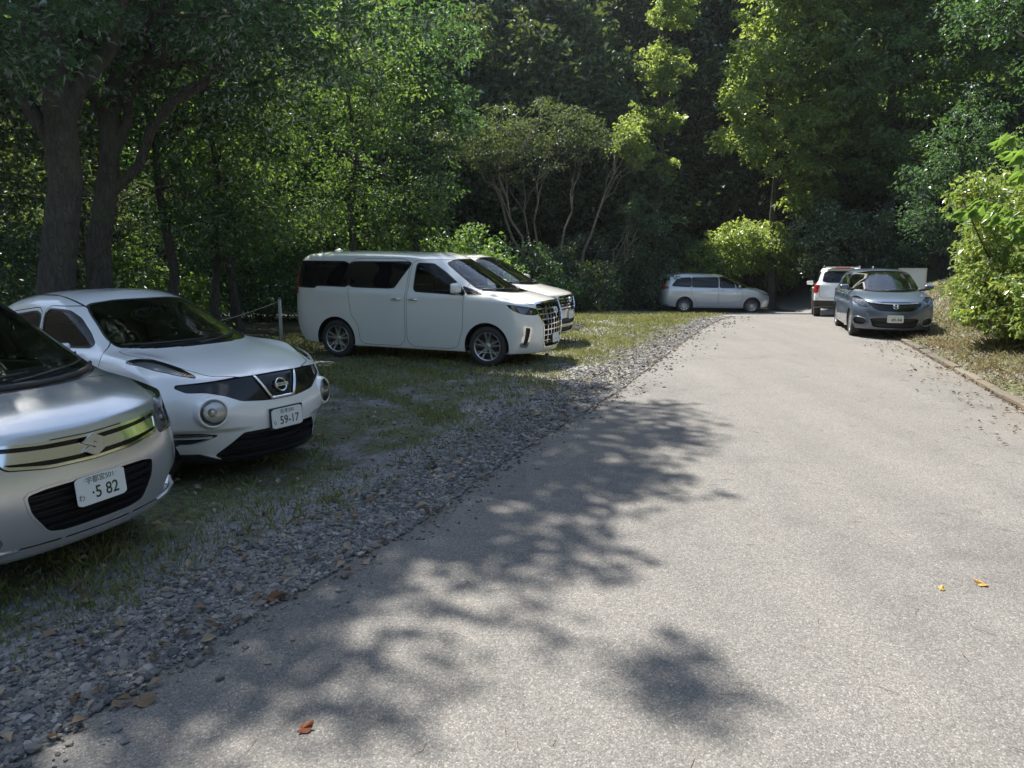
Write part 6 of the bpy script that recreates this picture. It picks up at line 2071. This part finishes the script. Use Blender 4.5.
if 'CARS' not in globals() or CARS:
    place(make_compact_wagon, *POS['compact'])
    place(make_crossover, *POS['crossover'])
    v1 = place(make_minivan, *POS['minivan'], 'white')
    tag(v1, 'pearl white tall minivan with a chrome lattice grille standing side on', 'minivan')
    v2 = place(make_minivan, *POS['minivan2'], 'champagne')
    tag(v2, 'champagne minivan half hidden behind the pearl white one', 'minivan')
    place(make_low_minivan, *POS['low'])
    place(make_hatchback, *POS['hatch'])
    place(make_suv, *POS['suv'])

# ------------------------------------------------------------------ small things
PAINTED = plain('weathered_white_paint', (.55, .55, .53), .6, dust=.4)
CAPM = plain('faded_red', (.20, .06, .05), .6, dust=.3)
def post(x, y, h, label):
    z = float(gz(x, y))
    r = empty('rope_post', (x, y, z)); tag(r, label, 'post', 'posts of the rope fence')
    b = MB(); b.tube([(0, 0, -.1), (0, 0, h)], [.034, .032], 12); b.build('pole', PAINTED, r, True)
    b = MB(); b.lathe([(.035, 0), (.037, .006), (.037, .022), (.016, .034), (0, .036)], 14, Matrix.Translation((0, 0, h))); b.build('cap', CAPM, r, True)
    return Vector((x, y, z + h - .04))
p1 = post(-4.55, 15.1, .98, 'thin pale post with a dull reddish cap behind the tail of the white minivan')
p2 = post(-6.7, 13.6, .62, 'short pale post among the shrubs behind the crossover')
b = MB()
cv = [p1.lerp(p2, t) - Vector((0, 0, .16 * math.sin(t * math.pi))) for t in np.linspace(0, 1, 10)]
b.tube(cv, .007, 6)
rp = b.build('rope', plain('rope', (.42, .40, .34), .85), None, True); tag(rp, 'pale rope slung between the posts behind the white minivan', 'rope')

def board(x, y):
    z = float(gz(x, y))
    z0 = z; z = .97 - .98
    r = empty('notice_board', (x, y, z), R(6)); tag(r, 'plain pale board on two posts behind the blue hatchback', 'board')
    b = MB(); b.box((0, 0, .98), (.80, .035, .85), None, .008); pn = b.build('panel', plain('board_paint', (.62, .64, .62), .5, dust=.25), r)
    b = MB()
    for c, s in (((0, -.002, 1.41), (.85, .05, .03)), ((0, -.002, .55), (.85, .05, .03)), ((-.41, -.002, .98), (.03, .05, .83)), ((.41, -.002, .98), (.03, .05, .83))): b.box(c, s, None, .004)
    b.build('frame', M['alloy'], pn)
    for sx in (-.3, .3):
        b = MB(); b.tube([(sx, .04, -.2), (sx, .04, 1.38)], .03, 10); b.build('post', M['alloy'], r, True)
board(11.45, 22.2)

def fallen_leaf(x, y, s, cols, label, curl=.25, rz=0.0, lobes=5):
    z = float(gz(x, y)) + .014
    n = 26
    V = [(0, 0, .012)]; F = []
    for i in range(n):
        a = 2 * math.pi * i / n
        r = s * (.62 + .30 * abs(math.cos(a * lobes / 2)) + random.uniform(-.06, .06)) * (.75 + .25 * math.cos(a))
        V.append((r * math.cos(a), r * .75 * math.sin(a), curl * r * r / s * (1.2 + math.sin(a * 2 + rz)) * .9 + random.uniform(0, .004)))
    for i in range(n): F.append((0, 1 + i, 1 + (i + 1) % n))
    m = leaf_material('fallen_leaf', cols, .25, cols[-1], .55, .06)
    o = mesh_obj('fallen_leaf', V, F, m, None, False)
    md = o.modifiers.new('thick', 'SOLIDIFY'); md.thickness = .0012
    o.location = (x, y, z); o.rotation_euler = (random.uniform(-.15, .15), random.uniform(-.15, .15), rz)
    tag(o, label, 'leaf', 'fallen leaves on the asphalt')
fallen_leaf(-.86, 2.87, .052, [(.13, .040, .018), (.24, .075, .030)], 'curled rust red leaf lying alone on the asphalt at the bottom', .32, .6)
fallen_leaf(2.50, 4.20, .036, [(.42, .29, .07), (.58, .42, .14)], 'small yellow leaf on the asphalt left of the larger one', .3, 1.0)
fallen_leaf(2.78, 4.26, .055, [(.42, .25, .06), (.56, .37, .13)], 'larger orange yellow leaf at the right edge of the asphalt', .3, 2.6)
fallen_leaf(-1.62, 3.06, .075, [(.17, .12, .075), (.30, .22, .14)], 'large dull brown leaf where gravel meets asphalt', .35, .3)
fallen_leaf(-1.36, 4.05, .080, [(.13, .065, .04), (.24, .13, .08)], 'dark brown leaf on the gravel edge in front of the crossover', .4, .2)
fallen_leaf(-.92, 4.55, .045, [(.36, .25, .20), (.52, .38, .30)], 'pale pinkish leaf on the shaded asphalt edge', .3, .9)

# thin summer air over the whole valley
t = NT('air')
pv = t.t.nodes.new('ShaderNodeVolumePrincipled'); pv.inputs['Color'].default_value = (.86, .93, 1.0, 1); pv.inputs['Density'].default_value = HAZE; pv.inputs['Anisotropy'].default_value = .7
t.t.links.new(pv.outputs[0], t.out.inputs['Volume'])
b = MB(); b.box((0, 50, 52), (420, 320, 110)); hz = b.build('haze', t.m); tag(hz, kind='stuff')

# ------------------------------------------------------------------ light, sky, camera
w = bpy.data.worlds.new('World'); SC.world = w; w.use_nodes = True
nt = w.node_tree
sky = nt.nodes.new('ShaderNodeTexSky'); sky.sky_type = 'NISHITA'; sky.sun_disc = False
sky.sun_elevation = SUN_EL; sky.sun_rotation = SUN_AZ; sky.air_density = 1.3; sky.dust_density = .9; sky.ozone_density = 1.0
# unseen bright cloud added to the sky for the windscreens to reflect
tc = nt.nodes.new('ShaderNodeTexCoord'); nz = nt.nodes.new('ShaderNodeTexNoise'); nz.inputs['Scale'].default_value = 3.2; nz.inputs['Detail'].default_value = 6; nz.inputs['Roughness'].default_value = .6
cr = nt.nodes.new('ShaderNodeValToRGB'); cr.color_ramp.elements[0].position = .58; cr.color_ramp.elements[1].position = .74
mx = nt.nodes.new('ShaderNodeMix'); mx.data_type = 'RGBA'; mx.inputs[7].default_value = (9.5, 9.8, 10.2, 1)
nt.links.new(tc.outputs['Generated'], nz.inputs['Vector']); nt.links.new(nz.outputs[0], cr.inputs[0]); nt.links.new(cr.outputs[0], mx.inputs[0]); nt.links.new(sky.outputs[0], mx.inputs[6])
bg = nt.nodes['Background']; nt.links.new(mx.outputs[2], bg.inputs[0]); bg.inputs[1].default_value = .085
sl = bpy.data.lights.new('sun', 'SUN'); sl.energy = 5.0; sl.angle = R(.53); sl.color = (1.0, .95, .87)
so = link(bpy.data.objects.new('sun', sl)); so.location = (-20, 40, 60)
so.rotation_euler = Vector(SUN).to_track_quat('Z', 'Y').to_euler()
cam = bpy.data.cameras.new('camera'); cam.sensor_width = 36; cam.lens = 769 / 1024 * 36; cam.clip_start = .05; cam.clip_end = 600
co = link(bpy.data.objects.new('camera', cam)); co.location = (0, 0, CAM_H); co.rotation_euler = (R(90 - 10.0), 0, 0)
SC.camera = co
vs = SC.view_settings
vs.view_transform = 'Standard'; vs.look = 'None'; vs.gamma = 1; vs.use_curve_mapping = False; vs.exposure = 1.35
SC.cycles.max_bounces = 8; SC.cycles.diffuse_bounces = 3; SC.cycles.glossy_bounces = 4; SC.cycles.transmission_bounces = 4; SC.cycles.transparent_max_bounces = 12
SC.cycles.use_denoising = True
SC.cycles.sample_clamp_indirect = 6
